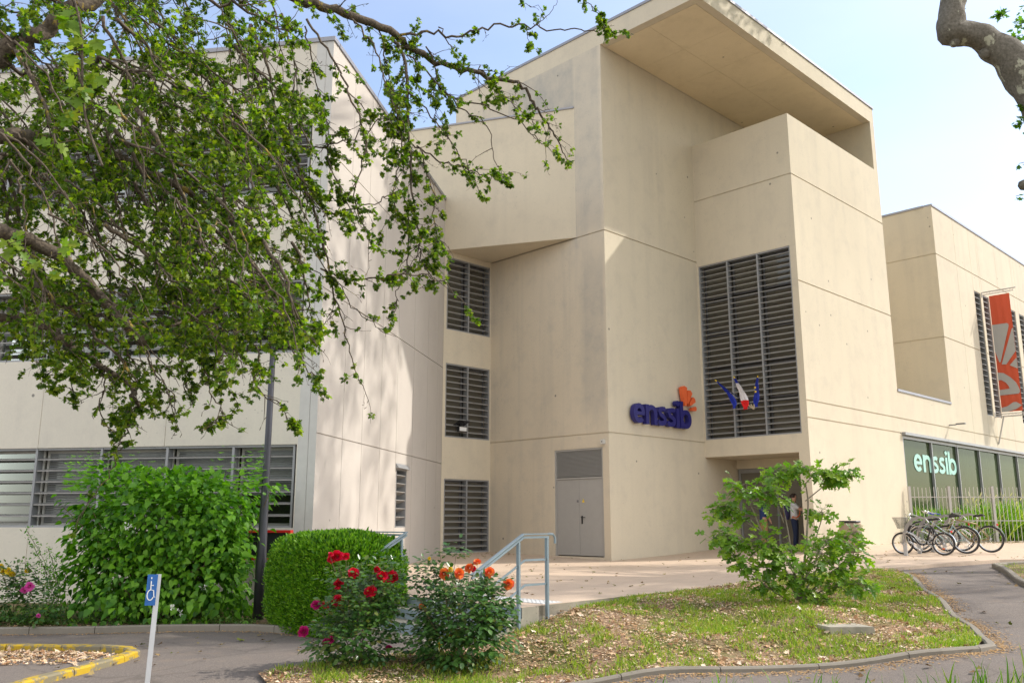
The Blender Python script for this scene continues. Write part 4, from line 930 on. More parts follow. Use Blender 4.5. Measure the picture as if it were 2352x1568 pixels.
# ------------------------------------------------------------------ bicycles : front wheel at x=0, rear wheel at -x ... local x points to the front
def bike(label, rw, wb, frame, kind, basket=False, flat_bar=False, carrier=True, mud='chrome'):
    T_ = empty('bicycle', (0, 0, 0), label, 'bicycle', 'bicycles parked at the rack')
    def wheel(x, r):
        mb = MB(); c = Vector((x, 0, r)); mb.torus(c, (0, 1, 0), r-.02, .021, 40, 8); w = mb.build('wheel', M['rubber'], T_, local=True, smooth=True)
        mb = MB(); mb.torus(c, (0, 1, 0), r-.05, .013, 40, 5); mb.build('rim', M['chrome'], w, local=True)
        mb = MB()
        for k in range(18):
            an = 2*math.pi*k/18; e = c+Vector((math.cos(an), 0, math.sin(an)))*(r-.055); s = c+Vector((math.cos(an+.6), 0, math.sin(an+.6)))*.03+Vector((0, .03*(-1)**k, 0)); mb.tube([s, e], .0022, 3)
        mb.lathe(c-Vector((0, .045, 0)), [(.03, 0), (.018, .01), (.018, .08), (.03, .09)], 10, (0, 1, 0)); mb.build('spokes', M['steel'], w, local=True)
        return c
    c0 = wheel(0, rw); c1 = wheel(-wb, rw)
    bb = Vector((-wb*.58, 0, .27 if kind != 'mini' else .27)); hd0 = Vector((-.16, 0, rw*2+.03)); hd1 = hd0+Vector((-.05, 0, .14))
    if kind == 'mini': hd1 = hd0+Vector((-.07, 0, .22))
    st = bb+Vector((-.17, 0, .46)); sd = bb+Vector((-.24, 0, .66 if kind != 'mini' else .60))
    mb = MB(); tu = lambda a, b, r=.018: mb.tube([a, b], r, 8)
    if kind == 'mini':
        mb.tube([hd0, Vector((-.32, 0, .42)), Vector((-.42, 0, .28)), Vector((-.52, 0, .25)), bb], .025, 8); tu(bb, st, .02); tu(hd0, hd1, .022)
    elif kind == 'step':
        tu(hd0, bb, .02); mb.tube([hd1, hd1.lerp(bb, .5)+Vector((-.05, 0, .08)), bb+Vector((-.07, 0, .2))], .016, 8); tu(bb, st, .018); tu(hd0, hd1, .022)
    else:
        tu(hd0, bb, .024); tu(hd1, st, .019); tu(bb, st, .019); tu(hd0, hd1, .024)
    for y in (-.055, .055):
        tu(c1+Vector((0, y, 0)), bb+Vector((0, y*.5, 0)), .011); tu(c1+Vector((0, y, 0)), st+Vector((0, y*.4, -.02)), .01)
    mb.build('frame', M[frame], T_, local=True, smooth=True)
    mb = MB()
    for y in (-.055, .055): mb.tube([hd0+Vector((0, y*.6, 0)), c0+Vector((-.04, y, rw*.6)), c0+Vector((0, y, 0))], .012, 6)
    tu(hd1, hd1+Vector((-.02, 0, .14)), .013); fk = mb.build('fork', M[frame if kind != 'mini' else 'chrome'], T_, local=True, smooth=True)
    hb = hd1+Vector((-.02, 0, .14)); mb = MB()
    if flat_bar: hp_ = [hb+Vector((-.08, y, .02+.0*abs(y))) if abs(y) > .1 else hb+Vector((.06, y, 0)) for y in (-.29, -.16, 0, .16, .29)]
    else: hp_ = [hb+Vector(v) for v in ((-.22, -.27, .0), (-.05, -.28, .03), (.06, -.16, .08), (.05, 0, .02), (.06, .16, .08), (-.05, .28, .03), (-.22, .27, .0))]
    mb.tube(hp_, .011, 7); HB = mb.build('handlebar', M['chrome' if not flat_bar else 'black'], T_, local=True, smooth=True)
    for s in (0, -1):
        mb = MB(); a = hp_[s]; b = hp_[1 if s == 0 else -2]; mb.tube([a, a.lerp(b, .6)], .017, 7); mb.build('grip', M['blue_grip' if kind == 'step' else 'black'], HB, local=True)
    mb = MB(); tu(st, sd, .013); mb.build('seat_post', M['chrome'], T_, local=True)
    mb = MB()
    secs = [(-.14, .075, .0), (-.08, .085, .02), (.0, .05, .005), (.08, .025, 0), (.14, .018, -.01)]; V = []
    for x, w, z in secs:
        for k in range(8):
            an = 2*math.pi*k/8; V.append(sd+Vector((x, math.cos(an)*w, z+.02+math.sin(an)*.03)))
    mb.add(V, [(i*8+k, i*8+(k+1) % 8, (i+1)*8+(k+1) % 8, (i+1)*8+k) for i in range(4) for k in range(8)]+[tuple(range(8)), tuple(range(32, 40))]); mb.build('saddle', M['black'], T_, local=True, smooth=True)
    mb = MB(); mb.torus(bb+Vector((0, .05, 0)), (0, 1, 0), .085, .006, 20, 4); mb.tube([bb+Vector((0, .05, 0)), bb+Vector((.1, .06, -.13))], .009, 5); mb.tube([bb+Vector((0, -.05, 0)), bb+Vector((-.1, -.06, .13))], .009, 5)
    mb.tube([bb+Vector((0, .05, .085)), c1+Vector((0, .05, .03))], .004, 4); mb.tube([bb+Vector((0, .05, -.085)), c1+Vector((0, .05, -.03))], .004, 4)
    mb.cbox(bb+Vector((.1, .11, -.13)), .09, .08, .02); mb.cbox(bb+Vector((-.1, -.11, .13)), .09, .08, .02); mb.build('crankset', M['steel'], T_, local=True)
    if mud:
        for c, a0, a1 in ((c1, -5, 150), (c0, 50, 165)):
            mb = MB(); V = []; n_ = 16
            for i in range(n_+1):
                a = R(180-(a0+(a1-a0)*i/n_)) if c is c1 else R(a0+(a1-a0)*i/n_)
                for y in (-.027, .027): V.append(c+Vector((math.cos(a)*(rw+.025), y, math.sin(a)*(rw+.025))))
            mb.add(V, [(2*i, 2*i+1, 2*i+3, 2*i+2) for i in range(n_)]); mb.build('mudguard', M[mud], T_, local=True, smooth=True)
    if carrier:
        mb = MB(); z = rw*2+.07
        for y in (-.05, 0, .05): mb.tube([(-wb+.18, y, z), (-wb-.18, y, z)], .006, 5)
        mb.tube([(-wb-.18, -.05, z), (-wb-.18, .05, z)], .006, 5)
        for y in (-.06, .06): mb.tube([(-wb-.1, y, z), tuple(c1+Vector((0, y, 0)))], .005, 4)
        mb.build('luggage_carrier', M['black' if kind == 'trek' else 'chrome'], T_, local=True)
        mb = MB(); mb.lathe((-wb-.2, 0, z-.05), [(.03, 0), (.025, .03)], 10, (-1, 0, 0)); mb.build('rear_light', M['red'], T_, local=True)
    if basket:
        mb = MB(); b0 = hd0+Vector((.06, 0, .06)); A_ = [(-.0, -.1), (.16, -.1), (.16, .1), (-.0, .1)]; B_ = [(-.04, -.16), (.26, -.16), (.26, .16), (-.04, .16)]
        A_ = [b0+Vector((x, y, 0)) for x, y in A_]; B_ = [b0+Vector((x, y, .28)) for x, y in B_]
        for i in range(4):
            j = (i+1) % 4
            for k in range(9):
                t = k/8; mb.tube([A_[i].lerp(A_[j], t), B_[i].lerp(B_[j], t)], .003, 3); mb.tube([A_[i].lerp(B_[i], t), A_[j].lerp(B_[j], t)], .003 if k < 8 else .007, 3)
        mb.add(A_, ((0, 1, 2, 3),)); mb.build('basket', M['black'], T_, local=True)
    if kind == 'mini':
        mb = MB(); mb.cbox(c1+Vector((.02, -.03, -.12)), .07, .01, .035); mb.build('reflector', M['orange_trim'], T_, local=True)
    return T_
def place_bike(o, rx, ry, wb, th=0.0):
    """rear wheel contact at rx, ry; front towards E2"""
    a = math.atan2(E2.y, E2.x)+th; f = Vector((rx+math.cos(a)*wb, ry+math.sin(a)*wb, 0)); o.location = (f.x, f.y, tz(f.x, f.y)+.004); o.rotation_euler = (0, 0, a)
def contact(u, v, z=.19): p = on_z(u, v, z); return p.x, p.y
b1 = bike('small wheeled black step-through bicycle with a dark front basket', .285, 1.02, 'black', 'mini', True); place_bike(b1, 12.05, 24.95, 1.02*1.1)
b2 = bike('grey green step-through bicycle with chrome handlebar and blue grips', .345, 1.08, 'frame_green', 'step', mud='chrome', carrier=False); place_bike(b2, 12.98, 25.55, 1.08*1.1, .05)
b3 = bike('gold framed touring bicycle with black carrier, farthest right', .35, 1.10, 'gold', 'trek', flat_bar=True, mud='black'); place_bike(b3, 13.9, 25.95, 1.10*1.1, -.03)
for o in (b1, b2, b3): o.scale = (1.1, 1.1, 1.1)
b4 = bike('dark city bicycle behind the rack, half hidden by the black bicycle', .345, 1.08, 'black', 'step', mud='black', carrier=True); place_bike(b4, 13.4, 26.6, 1.19, .1); b4.scale = (1.1, 1.1, 1.1)
mb = MB(); c = Vector((rb+E1*1.25).to_tuple())+Vector((0, 0, .2+.62)); mb.torus(c, E1*.96+E2*.25, .33, .02, 40, 8)
LW = tag(mb.build('loose_wheel', M['rubber'], org=c, smooth=True), 'lone bicycle wheel left hanging on the rack behind the black bicycle', 'wheel')
mb = MB(); mb.torus(c, E1*.96+E2*.25, .30, .012, 40, 5); ax_ = (E1*.96+E2*.25).normalized(); a_ = ax_.orthogonal().normalized(); b_ = ax_.cross(a_)
for k in range(16): mb.tube([c, c+(a_*math.cos(k*math.pi/8)+b_*math.sin(k*math.pi/8))*.3], .0025, 3)
mb.build('rim', M['steel'], LW)
# ------------------------------------------------------------------ people in the doorway
def skin_body(name, J, E_, mat, parent, root=0, sub=2):
    me = bpy.data.meshes.new(name); me.from_pydata([tuple(p) for p, r in J], E_, []); me.materials.append(mat)
    o = link(name, me, parent)
    m = o.modifiers.new('skin', 'SKIN'); m.use_smooth_shade = True
    for i, (p, r) in enumerate(J):
        sv = me.skin_vertices[0].data[i]; rr = r if isinstance(r, tuple) else (r, r); sv.radius = rr; sv.use_root = (i == root)
    s = o.modifiers.new('sub', 'SUBSURF'); s.levels = sub; s.render_levels = sub; return o
def person(label, loc, rz, top, trouser, arms, hair=True, sh=1.0):
    T_ = empty('person', loc, label, 'person', rz=rz)
    V_ = Vector; hgt = 1.74*sh
    # local: facing +y
    J = [(V_((0, 0, .94)), .125), (V_((0, 0, 1.12)), (.14, .10)), (V_((0, .0, 1.30)), (.16, .11)), (V_((0, 0, 1.42)), (.11, .08)), (V_((0, .01, 1.50)), .052), (V_((0, .02, 1.57)), (.065, .075)), (V_((0, .02, 1.66)), (.078, .095)), (V_((0, .01, 1.72)), (.055, .07))]
    E_ = [(i, i+1) for i in range(7)]
    for s in (-1, 1):
        b = len(J); a = arms[0 if s < 0 else 1]
        J += [(V_((s*.17, 0, 1.40)), .055), (V_(a[0]), .043), (V_(a[1]), .030), (V_(a[2]), (.035, .018))]; E_ += [(3, b), (b, b+1), (b+1, b+2), (b+2, b+3)]
        d = (V_(a[2])-V_(a[1])).normalized(); sd_ = d.cross(V_((0, 0, 1))); sd_ = sd_.normalized() if sd_.length > .1 else V_((1, 0, 0))
        for k in range(4):
            c = len(J); o_ = sd_*(.027-.018*k); J += [(V_(a[2])+o_+d*.03, .009), (V_(a[2])+o_+d*(.075-.006*abs(k-1))+V_((0, 0, -.012)), .007)]; E_ += [(b+3, c), (c, c+1)]
        c = len(J); J += [(V_(a[2])+sd_*(-.03*-s)*1.3-d*.01, .010), (V_(a[2])+sd_*(.045*s)+d*.035, .008)]; E_ += [(b+3, c), (c, c+1)]
        b = len(J); J += [(V_((s*.09, 0, .86)), .095), (V_((s*.10, .02, .50)), .062), (V_((s*.10, -.02, .10)), .042), (V_((s*.11, .11, .04)), (.042, .03))]; E_ += [(0, b), (b, b+1), (b+1, b+2), (b+2, b+3)]
    skin_body('body', J, E_, M['skin'], T_)
    Jt = [(V_((0, 0, .88)), (.165, .135)), (V_((0, 0, .97)), (.165, .135)), (V_((0, 0, 1.13)), (.165, .125)), (V_((0, 0, 1.32)), (.185, .13)), (V_((0, 0, 1.43)), (.12, .085))]; Et = [(0, 1), (1, 2), (2, 3), (3, 4)]
    for s in (-1, 1):
        a = arms[0 if s < 0 else 1]; b = len(Jt); Jt += [(V_((s*.185, 0, 1.39)), .072), (V_((s*.185, 0, 1.39)).lerp(V_(a[0]), .75), .066)]; Et += [(4, b), (b, b+1)]
    skin_body('shirt', Jt, Et, M[top], T_)
    Jp = [(V_((0, 0, .96)), (.16, .13)), (V_((0, 0, 1.04)), (.145, .115))]; Ep = [(0, 1)]
    for s in (-1, 1):
        b = len(Jp); Jp += [(V_((s*.095, 0, .84)), .115), (V_((s*.105, .02, .50)), .085), (V_((s*.105, -.02, .09)), .07)]; Ep += [(0, b), (b, b+1), (b+1, b+2)]
    skin_body('trousers', Jp, Ep, M[trouser], T_)
    mb = MB()
    for s in (-1, 1):
        mb.lathe((s*.11, .04, .0), [(.055, 0), (.06, .03), (.045, .08)], 12); mb.cbox((s*.11, .12, .035), .085, .14, .07)
    mb.build('shoes', M['black'], T_, local=True)
    if hair:
        mb = MB(); V = []; n = 12
        for i in range(7):
            t = math.pi*.62*i/6
            for k in range(n):
                an = 2*math.pi*k/n; fr = .85 if math.sin(an) > .5 and i > 3 else 1; V.append(Vector((math.sin(t)*math.cos(an)*.093*fr, .01+math.sin(t)*math.sin(an)*.108*fr-(.02 if i > 3 else 0), 1.665+math.cos(t)*.105)))
        mb.add(V, [(i*n+k, (i+1)*n+k, (i+1)*n+(k+1) % n, i*n+(k+1) % n) for i in range(6) for k in range(n)]); mb.build('hair', M['hair'], T_, local=True, smooth=True)
        mb = MB()
        for s in (-1, 1): mb.lathe((s*.034, .112, 1.655), [(.011, -.004), (.006, .006)], 8, (0, 1, 0)); 
        mb.bar((-.025, .11, 1.59), (.025, .11, 1.59), .006, .006); mb.build('face_features', M['hair'], T_, local=True)
    T_.scale = (sh, sh, sh); return T_
fz = .16
p1 = Pc(1.35, 1.36, 0); p1 = Vector((p1.x, p1.y, tz(p1.x, p1.y)+.0))
fc = math.atan2(-.62, .78)-math.pi/2+.25
P1 = person('person in white t-shirt and navy jeans reaching towards the right side of the entrance', p1, fc, 'white_cloth', 'navy_cloth', (((-.24, .20, 1.26), (-.15, .42, 1.36), (-.13, .50, 1.40)), ((.22, .24, 1.22), (.12, .46, 1.30), (.10, .54, 1.34))))
tr = Matrix.Translation(p1) @ Matrix.Rotation(fc, 4, 'Z'); L_ = lambda x, y, z: tr @ Vector((x, y, z)); X1 = (L_(1, 0, 0)-L_(0, 0, 0)); Y1 = (L_(0, 1, 0)-L_(0, 0, 0))
BG = empty('backpack', L_(0, -.25, .95), 'dark violet backpack with orange stripes worn by the person in white', 'backpack')
mb = MB(); V = []; n = 16; c = L_(-.05, -.24, 1.16)
for i in range(9):
    z = -.24+.48*i/8; s = (1-abs(z/.26)**4)**.35
    for k in range(n):
        an = 2*math.pi*k/n; V.append(c+X1*math.cos(an)*.15*s+Y1*math.sin(an)*.095*s+UP*z)
mb.add(V, [(i*n+k, i*n+(k+1) % n, (i+1)*n+(k+1) % n, (i+1)*n+k) for i in range(8) for k in range(n)]+[tuple(range(n)), tuple(range(8*n, 9*n))]); mb.build('bag', M['purple_bag'], BG, smooth=True)
mb = MB()
for k in range(3): mb.cbox(c-Y1*.096+UP*(-.02-.05*k)-X1*.02, .13, .01, .02, X1, Y1)
mb.tube([L_(-.12, -.17, 1.36), L_(-.12, 0, 1.46), L_(-.10, .15, 1.3), L_(-.02, .17, 1.1), L_(.1, .1, 1.0), L_(.17, -.05, 1.02)], .018, 6); mb.build('strap', M['orange_trim'], BG)
p2 = Pc(1.3, 2.45, 0); p2 = Vector((p2.x, p2.y, tz(p2.x, p2.y)))
person('person in blue top and tan trousers standing left in the entrance behind the fig', p2, fc+.5, 'blue_cloth', 'tan_cloth', (((-.25, .05, 1.16), (-.22, .2, 1.0), (-.21, .26, .95)), ((.25, .03, 1.15), (.24, .12, .95), (.24, .15, .88))), sh=.98)
# ------------------------------------------------------------------ foliage helpers
def smooth_path(P, k=6):
    P = [Vector(p) for p in P]; out = []
    for i in range(len(P)-1):
        a = P[max(i-1, 0)]; b = P[i]; c = P[i+1]; d = P[min(i+2, len(P)-1)]
        for j in range(k):
            t = j/k; out.append(.5*((2*b)+(c-a)*t+(2*a-5*b+4*c-d)*t*t+(3*b-a-3*c+d)*t*t*t))
    out.append(P[-1]); return out
def leafarr(P, out, up=.6, jit=.5):
    """leaf tip directions and facing normals from outward vectors"""
    n = len(P); D = nrm(out+rng.normal(0, jit, (n, 3))); N = nrm(np.array([0, 0, 1.])*up+out*.5+rng.normal(0, .35, (n, 3))); return D, N
class Leaves:
    def __init__(s): s.V = []; s.T = []; s.M = []; s.k = 0
    def put(s, tpl, P, D, N, S_, mi=0, wid=None):
        if len(P) == 0: return
        V, T = scatter(tpl, P, D, N, S_, wid); s.V.append(V); s.T.append(T+s.k); s.M.append(np.full(len(T), mi)); s.k += len(V)
    def build(s, name, mats, parent): return tri_mesh(name, np.concatenate(s.V), np.concatenate(s.T), mats, parent, mi=np.concatenate(s.M))
def blob_points(n, c, r, pw=.35, lump=.22, fr=1.6, box=0.0, rot=0.0, flat=None):
    """points biased to the surface of a lumpy ellipsoid (box -> squarer)"""
    d = rdir(n)
    out = d.copy()
    if box: p_ = 2+4*box; d = d*(np.sum(np.abs(d)**p_, axis=1)**(-1/p_))[:, None]; out = nrm(np.sign(d)*np.abs(d)**(p_-1))
    rad = rng.uniform(0, 1, n)**pw
    lm = np.array([mnoise.noise(Vector(tuple(q*fr+np.array(c)))) for q in out])
    lm = lm+.5*np.array([mnoise.noise(Vector(tuple(q*fr*2.7+np.array(c)*2))) for q in out])
    P = d*(rad*(1+lump*lm))[:, None]*np.array(r)
    cs, sn = math.cos(rot), math.sin(rot); Rm = np.array([[cs, -sn, 0], [sn, cs, 0], [0, 0, 1]])
    return P@Rm.T+np.array(c), out@Rm.T, rad
# ------------------------------------------------------------------ hawthorn over the left half
HT = empty('hawthorn_tree', (-6.6, 5.2, -.65), 'old hawthorn whose drooping lichened branches and small lobed leaves cover the upper left', 'tree')
WOOD = MB(); TW = MB(); HL = Leaves()
DENSE = [(-150, -200), (640, -200), (730, 0), (750, 200), (730, 400), (760, 560), (730, 720), (690, 830), (560, 900), (470, 930), (330, 960), (240, 900), (120, 840), (-150, 850)]
nodes = []     # leaf positions
def px3(u, v, y): return on_y(u, v, y)
def twig(p, d, L, r, leafy, lvl=0):
    n = max(4, int(L/.055)); pts = [p.copy()]; d = d.normalized(); kink = .20
    for i in range(n):
        d = (d+Vector((random.gauss(0, kink), random.gauss(0, kink), random.gauss(0, kink)-.055-.05*lvl))).normalized(); p = p+d*(L/n); pts.append(p.copy())
    TW.tube(pts, [r*(1-.75*i/n) for i in range(n+1)], 4 if r > .0035 else 3, cap=False)
    for i, q in enumerate(pts[1:], 1):
        t = i/n
        if random.random() < .45:      # short spur
            e = Vector((random.gauss(0, 1), random.gauss(0, 1), random.gauss(0, 1))).normalized(); sp_ = q+e*random.uniform(.015, .035)
            TW.tube([q, sp_], [.0022, .0026], 3, cap=False)
        if random.random() < leafy*(.35+.65*t):
            nodes.append((q, d.copy(), random.random()))
    if lvl < 1:
        for i in range(2, n):
            if random.random() < .24:
                e = (pts[i]-pts[i-1]).normalized()*.8+Vector((random.gauss(0, .6), random.gauss(0, .6), random.gauss(-.1, .5))); twig(pts[i], e, L*random.uniform(.25, .5), r*.5, leafy*random.choice((.5, 1, 1.2)), lvl+1)
def limb(wp, r0, r1, dens=5.0, leafy=.75, tl=(.25, .7), keep=None, start=0.0):
    """wp: picture point + distance; the limb is a real 3-D branch"""
    P = smooth_path([px3(*w) for w in wp], 6); n = len(P); acc = 0
    P = [q+Vector((random.gauss(0, .008), random.gauss(0, .03), random.gauss(0, .008))) for q in P]
    WOOD.tube(P, [r0+(r1-r0)*i/(n-1) for i in range(n)], 8 if r0 > .02 else 5, cap=True)
    L = sum((b-a).length for a, b in zip(P, P[1:])); nt = int(L*dens)
    for _ in range(nt):
        t = start+(1-start)*random.random(); i = min(n-2, int(t*(n-1))); q = P[i].lerp(P[i+1], random.random()); tg = (P[i+1]-P[i]).normalized()
        sidev = Vector((random.gauss(.15, .6), random.gauss(0, .6), random.gauss(-.25, .55)))
        l = random.uniform(*tl); e = tg*.9+sidev
        tip = q+e.normalized()*l; u, v = to_px(tip)
        if keep and not inpoly((u, v), keep): l *= .45
        twig(q, e, l, .0058 if l > .4 else .0042, leafy*random.choice((.15, .8, 1.0, 1.1)))
    nodes.append((P[-1], (P[-1]-P[-2]).normalized(), 1))
# named limbs
limb([(-420, 330, 5.6), (-200, 260, 5.8), (0, 130, 6), (60, 95, 6), (130, 50, 6.1), (250, -20, 6.3), (360, -120, 6.5)], .085, .05, 1.5, keep=DENSE)
limb([(-420, 420, 5.3), (-200, 370, 5.4), (0, 310, 5.6), (90, 325, 6), (200, 335, 6.4), (330, 390, 6.8), (430, 440, 7), (560, 530, 7.2), (660, 640, 7.3)], .07, .012, 6, keep=DENSE)
limb([(-350, 460, 4.9), (-60, 520, 5), (44, 545, 5.2), (144, 595, 5.4), (222, 671, 5.6), (300, 755, 5.7), (321, 780, 5.7)], .05, .03, 4, keep=DENSE)
limb([(321, 775, 5.7), (400, 745, 5.7), (480, 712, 5.7), (580, 695, 5.8), (655, 725, 5.8), (690, 760, 5.8)], .012, .005, 16, .95, (.2, .45), keep=DENSE)
limb([(-300, 690, 5.8), (0, 729, 6), (62, 736, 6), (130, 763, 6), (185, 810, 6), (239, 845, 6), (291, 876, 6.1), (318, 924, 6.1), (325, 950, 6.1)], .035, .012, 5, .9, (.2, .5))
limb([(318, 924, 6.1), (290, 975, 6.1), (265, 1030, 6.1), (262, 1070, 6.1), (215, 1140, 6.1), (165, 1228, 6.1)], .007, .003, 3, .25, (.04, .12))
limb([(310, 900, 6), (300, 960, 6), (285, 1000, 6), (265, 1030, 6)], .006, .003, 14, 1, (.1, .22))
limb([(240, 845, 6), (232, 900, 6), (228, 950, 6), (270, 1000, 6)], .006, .003, 9, .8, (.1, .22))
limb([(150, 800, 6), (130, 840, 6), (90, 880, 6)], .005, .003, 12, 1, (.1, .2)); limb([(160, 830, 6), (165, 880, 6), (150, 915, 6)], .004, .002, 12, 1, (.1, .2))
limb([(-200, -160, 7), (200, -140, 6.8), (480, -90, 6.5), (600, -30, 6.8), (689, 0, 7), (792, 31, 7.2), (908, 82, 7.5), (949, 116, 7.6), (1030, 150, 7.8), (1120, 175, 8), (1200, 200, 8.1), (1236, 256, 8.2), (1275, 310, 8.3), (1305, 373, 8.4)], .06, .004, 4.5, .55, (.15, .5), start=.3)
limb([(908, 82, 7.5), (985, 80, 7.6), (1065, 79, 7.7), (1151, 58, 7.8), (1230, 62, 7.9), (1310, 70, 8), (1373, 72, 8), (1441, 79, 8)], .014, .004, 4.2, 1.0, (.08, .22))
limb([(1210, 62, 7.9), (1213, 85, 7.9), (1215, 112, 7.9)], .004, .002, 14, 1.1, (.08, .14)); limb([(1225, 60, 7.9), (1260, 35, 7.9), (1278, 5, 7.9), (1290, -30, 7.9)], .004, .002, 4, .3, (.05, .1))
limb([(1290, -60, 8), (1345, 5, 8), (1375, 35, 8), (1400, 70, 8)], .006, .003, 13, 1.2, (.08, .2)); limb([(1165, -30, 8), (1200, 5, 8), (1250, 20, 8)], .005, .002, 6, .15, (.05, .15))
limb([(900, 85, 7.5), (932, 150, 7.5), (937, 300, 7.5), (945, 410, 7.5), (958, 520, 7.5), (968, 600, 7.5), (1000, 645, 7.5)], .018, .004, 20, .85, (.12, .36))
limb([(940, 330, 7.5), (1000, 365, 7.6), (1060, 385, 7.6), (1110, 400, 7.6), (1150, 412, 7.7)], .009, .004, 9, 1.0, (.1, .26))
limb([(935, 210, 7.5), (1000, 280, 7.6), (1040, 330, 7.6), (1080, 395, 7.6), (1100, 440, 7.6)], .008, .003, 7, .7, (.1, .3))
limb([(940, 130, 7.5), (1010, 200, 7.7), (1060, 250, 7.8), (1120, 290, 7.8), (1135, 360, 7.8), (1155, 405, 7.8)], .009, .003, 6, .7, (.1, .35))
limb([(930, 180, 7.7), (1010, 215, 7.8), (1100, 240, 7.9), (1180, 275, 8), (1240, 320, 8), (1275, 352, 8)], .010, .003, 7, .85, (.1, .3))
limb([(790, 31, 7.2), (850, 90, 7.2), (880, 170, 7.2), (905, 240, 7.2), (930, 300, 7.3)], .010, .004, 8, .6, (.12, .4))
limb([(700, 40, 6.9), (760, 130, 7), (810, 230, 7), (840, 330, 7), (815, 450, 7), (850, 560, 7)], .012, .004, 7, .6, (.15, .45))
limb([(560, 130, 6.8), (640, 290, 7), (700, 420, 7), (740, 550, 7.1), (770, 680, 7.2), (800, 790, 7.2), (825, 875, 7.2)], .016, .003, 9, .7, (.15, .4))
limb([(740, 620, 7.1), (800, 640, 7.1), (880, 635, 7.1), (960, 630, 7.1), (1020, 650, 7.1), (1072, 705, 7.1)], .009, .003, 7, .75, (.1, .22))
limb([(700, 540, 7.1), (760, 630, 7.1), (820, 715, 7.1), (882, 758, 7.1)], .006, .003, 8, .6, (.1, .3))
limb([(740, 500, 7.1), (850, 470, 7.1), (900, 440, 7.2), (930, 370, 7.3)], .007, .003, 8, .9, (.15, .35)); limb([(600, 330, 7), (720, 340, 7), (800, 320, 7), (880, 270, 7.2), (930, 240, 7.4)], .008, .004, 7, .8, (.15, .35))
limb([(480, 520, 6.5), (580, 600, 6.5), (640, 700, 6.6), (690, 790, 6.6), (700, 840, 6.6), (735, 870, 6.6)], .010, .004, 10, .9, (.12, .35))
limb([(540, 740, 6), (600, 830, 6), (590, 890, 6), (640, 930, 6), (668, 965, 6)], .007, .003, 9, .9, (.1, .25)); limb([(430, 740, 6), (470, 840, 6), (480, 900, 6), (510, 945, 6), (488, 980, 6)], .007, .003, 12, .9, (.1, .25))
limb([(330, 780, 6), (350, 850, 6), (390, 900, 6), (400, 950, 6)], .007, .003, 12, .35, (.1, .3)); limb([(400, 730, 6), (430, 830, 6), (420, 900, 6)], .006, .003, 14, .3, (.1, .25)); limb([(1010, 60, 7.8), (1030, 100, 7.8), (1080, 170, 7.9), (1150, 215, 8)], .007, .003, 5, .5, (.08, .2))
for _ in range(140):
    while True:
        u, v = random.uniform(-120, 700), random.uniform(-120, 780); a = R(random.uniform(15, 85)); L = random.uniform(150, 380)
        e = (u+L*math.cos(a), v+L*math.sin(a))
        if inpoly((u, v), DENSE) and inpoly(e, DENSE): break
    y = random.uniform(5.2, 8.2); m_ = (u+L*.5*math.cos(a-.12), v+L*.5*math.sin(a-.12))
    limb([(u, v, y), (m_[0], m_[1], y+random.uniform(-.2, .3)), (e[0], e[1], y+random.uniform(-.3, .5))], random.uniform(.007, .019), .004, 9.5, random.choice((.25, .8, .95, 1.0)), (.2, .6), keep=DENSE)
for _ in range(14):     # bare lichened twigs in front
    u, v = random.uniform(-60, 620), random.uniform(60, 620); a = R(random.uniform(40, 80)); L = random.uniform(150, 330); y = random.uniform(4.3, 5.2)
    limb([(u, v, y), (u+L*.45*math.cos(a-.2), v+L*.45*math.sin(a-.2), y+.05), (u+L*math.cos(a), v+L*math.sin(a), y+.1)], random.uniform(.006, .010), .003, 3.5, .12, (.08, .25), keep=DENSE)
for wp in ([(870, 60, 7.4), (890, 160, 7.4), (905, 260, 7.4), (900, 340, 7.4)], [(900, 200, 7.4), (920, 330, 7.4), (905, 450, 7.4), (925, 520, 7.4)], [(960, 330, 7.4), (990, 430, 7.4), (1000, 520, 7.4), (1010, 560, 7.4)], [(940, 500, 7.4), (935, 600, 7.4), (915, 650, 7.4), (912, 700, 7.4)], [(735, 250, 7), (760, 380, 7), (800, 470, 7), (810, 520, 7)], [(700, 60, 7), (720, 160, 7), (745, 260, 7), (760, 330, 7)], [(560, 640, 5.9), (610, 660, 5.9), (660, 700, 5.9), (690, 740, 5.9)], [(1100, 150, 7.9), (1130, 200, 7.9), (1170, 230, 7.9), (1230, 290, 7.9)], [(980, 110, 7.6), (1000, 160, 7.7), (990, 230, 7.7), (1010, 300, 7.7)]):
    limb(wp, .008, .003, 15, .95, (.1, .32))
# main stem off to the left
tk = MB(); base = Vector((-6.6, 5.2, -.75)); crown = px3(-420, 380, 5.4)
tk.tube(smooth_path([base, base+Vector((.1, 0, 1.2)), crown.lerp(base, .35)+Vector((-.3, 0, 0)), crown]), [.24-.006*i for i in range(19)], 12); 
for w in ((-420, 330, 5.6), (-350, 460, 4.9), (-300, 690, 5.8), (-200, -160, 7)): tk.tube(smooth_path([base+Vector((0.05, 0, 1.6)), crown.lerp(px3(*w), .4)+Vector((-.3, 0, -.3)), px3(*w)], 5), [.14-.008*i for i in range(11)], 10)
tk.build('trunk', M['haw_bark'], HT, smooth=True)
WOOD.build('limbs', M['haw_bark'], HT, smooth=True); TW.build('twigs', M['haw_bark'], HT, smooth=True)
NP = np.array([tuple(q) for q, d, t in nodes]); ND = np.array([tuple(d) for q, d, t in nodes]); k = 9
P = np.repeat(NP, k, 0)+rng.normal(0, .006, (len(NP)*k, 3)); D = nrm(rdir(len(P))+np.repeat(ND, k, 0)*.5+np.array([0, 0, -.05])); N = nrm(rdir(len(P))*.8+np.array([.15, -.1, 1.])); Sz = rng.uniform(.024, .048, len(P))
young = rng.uniform(size=len(NP)) < .07; ym = np.repeat(young, k)
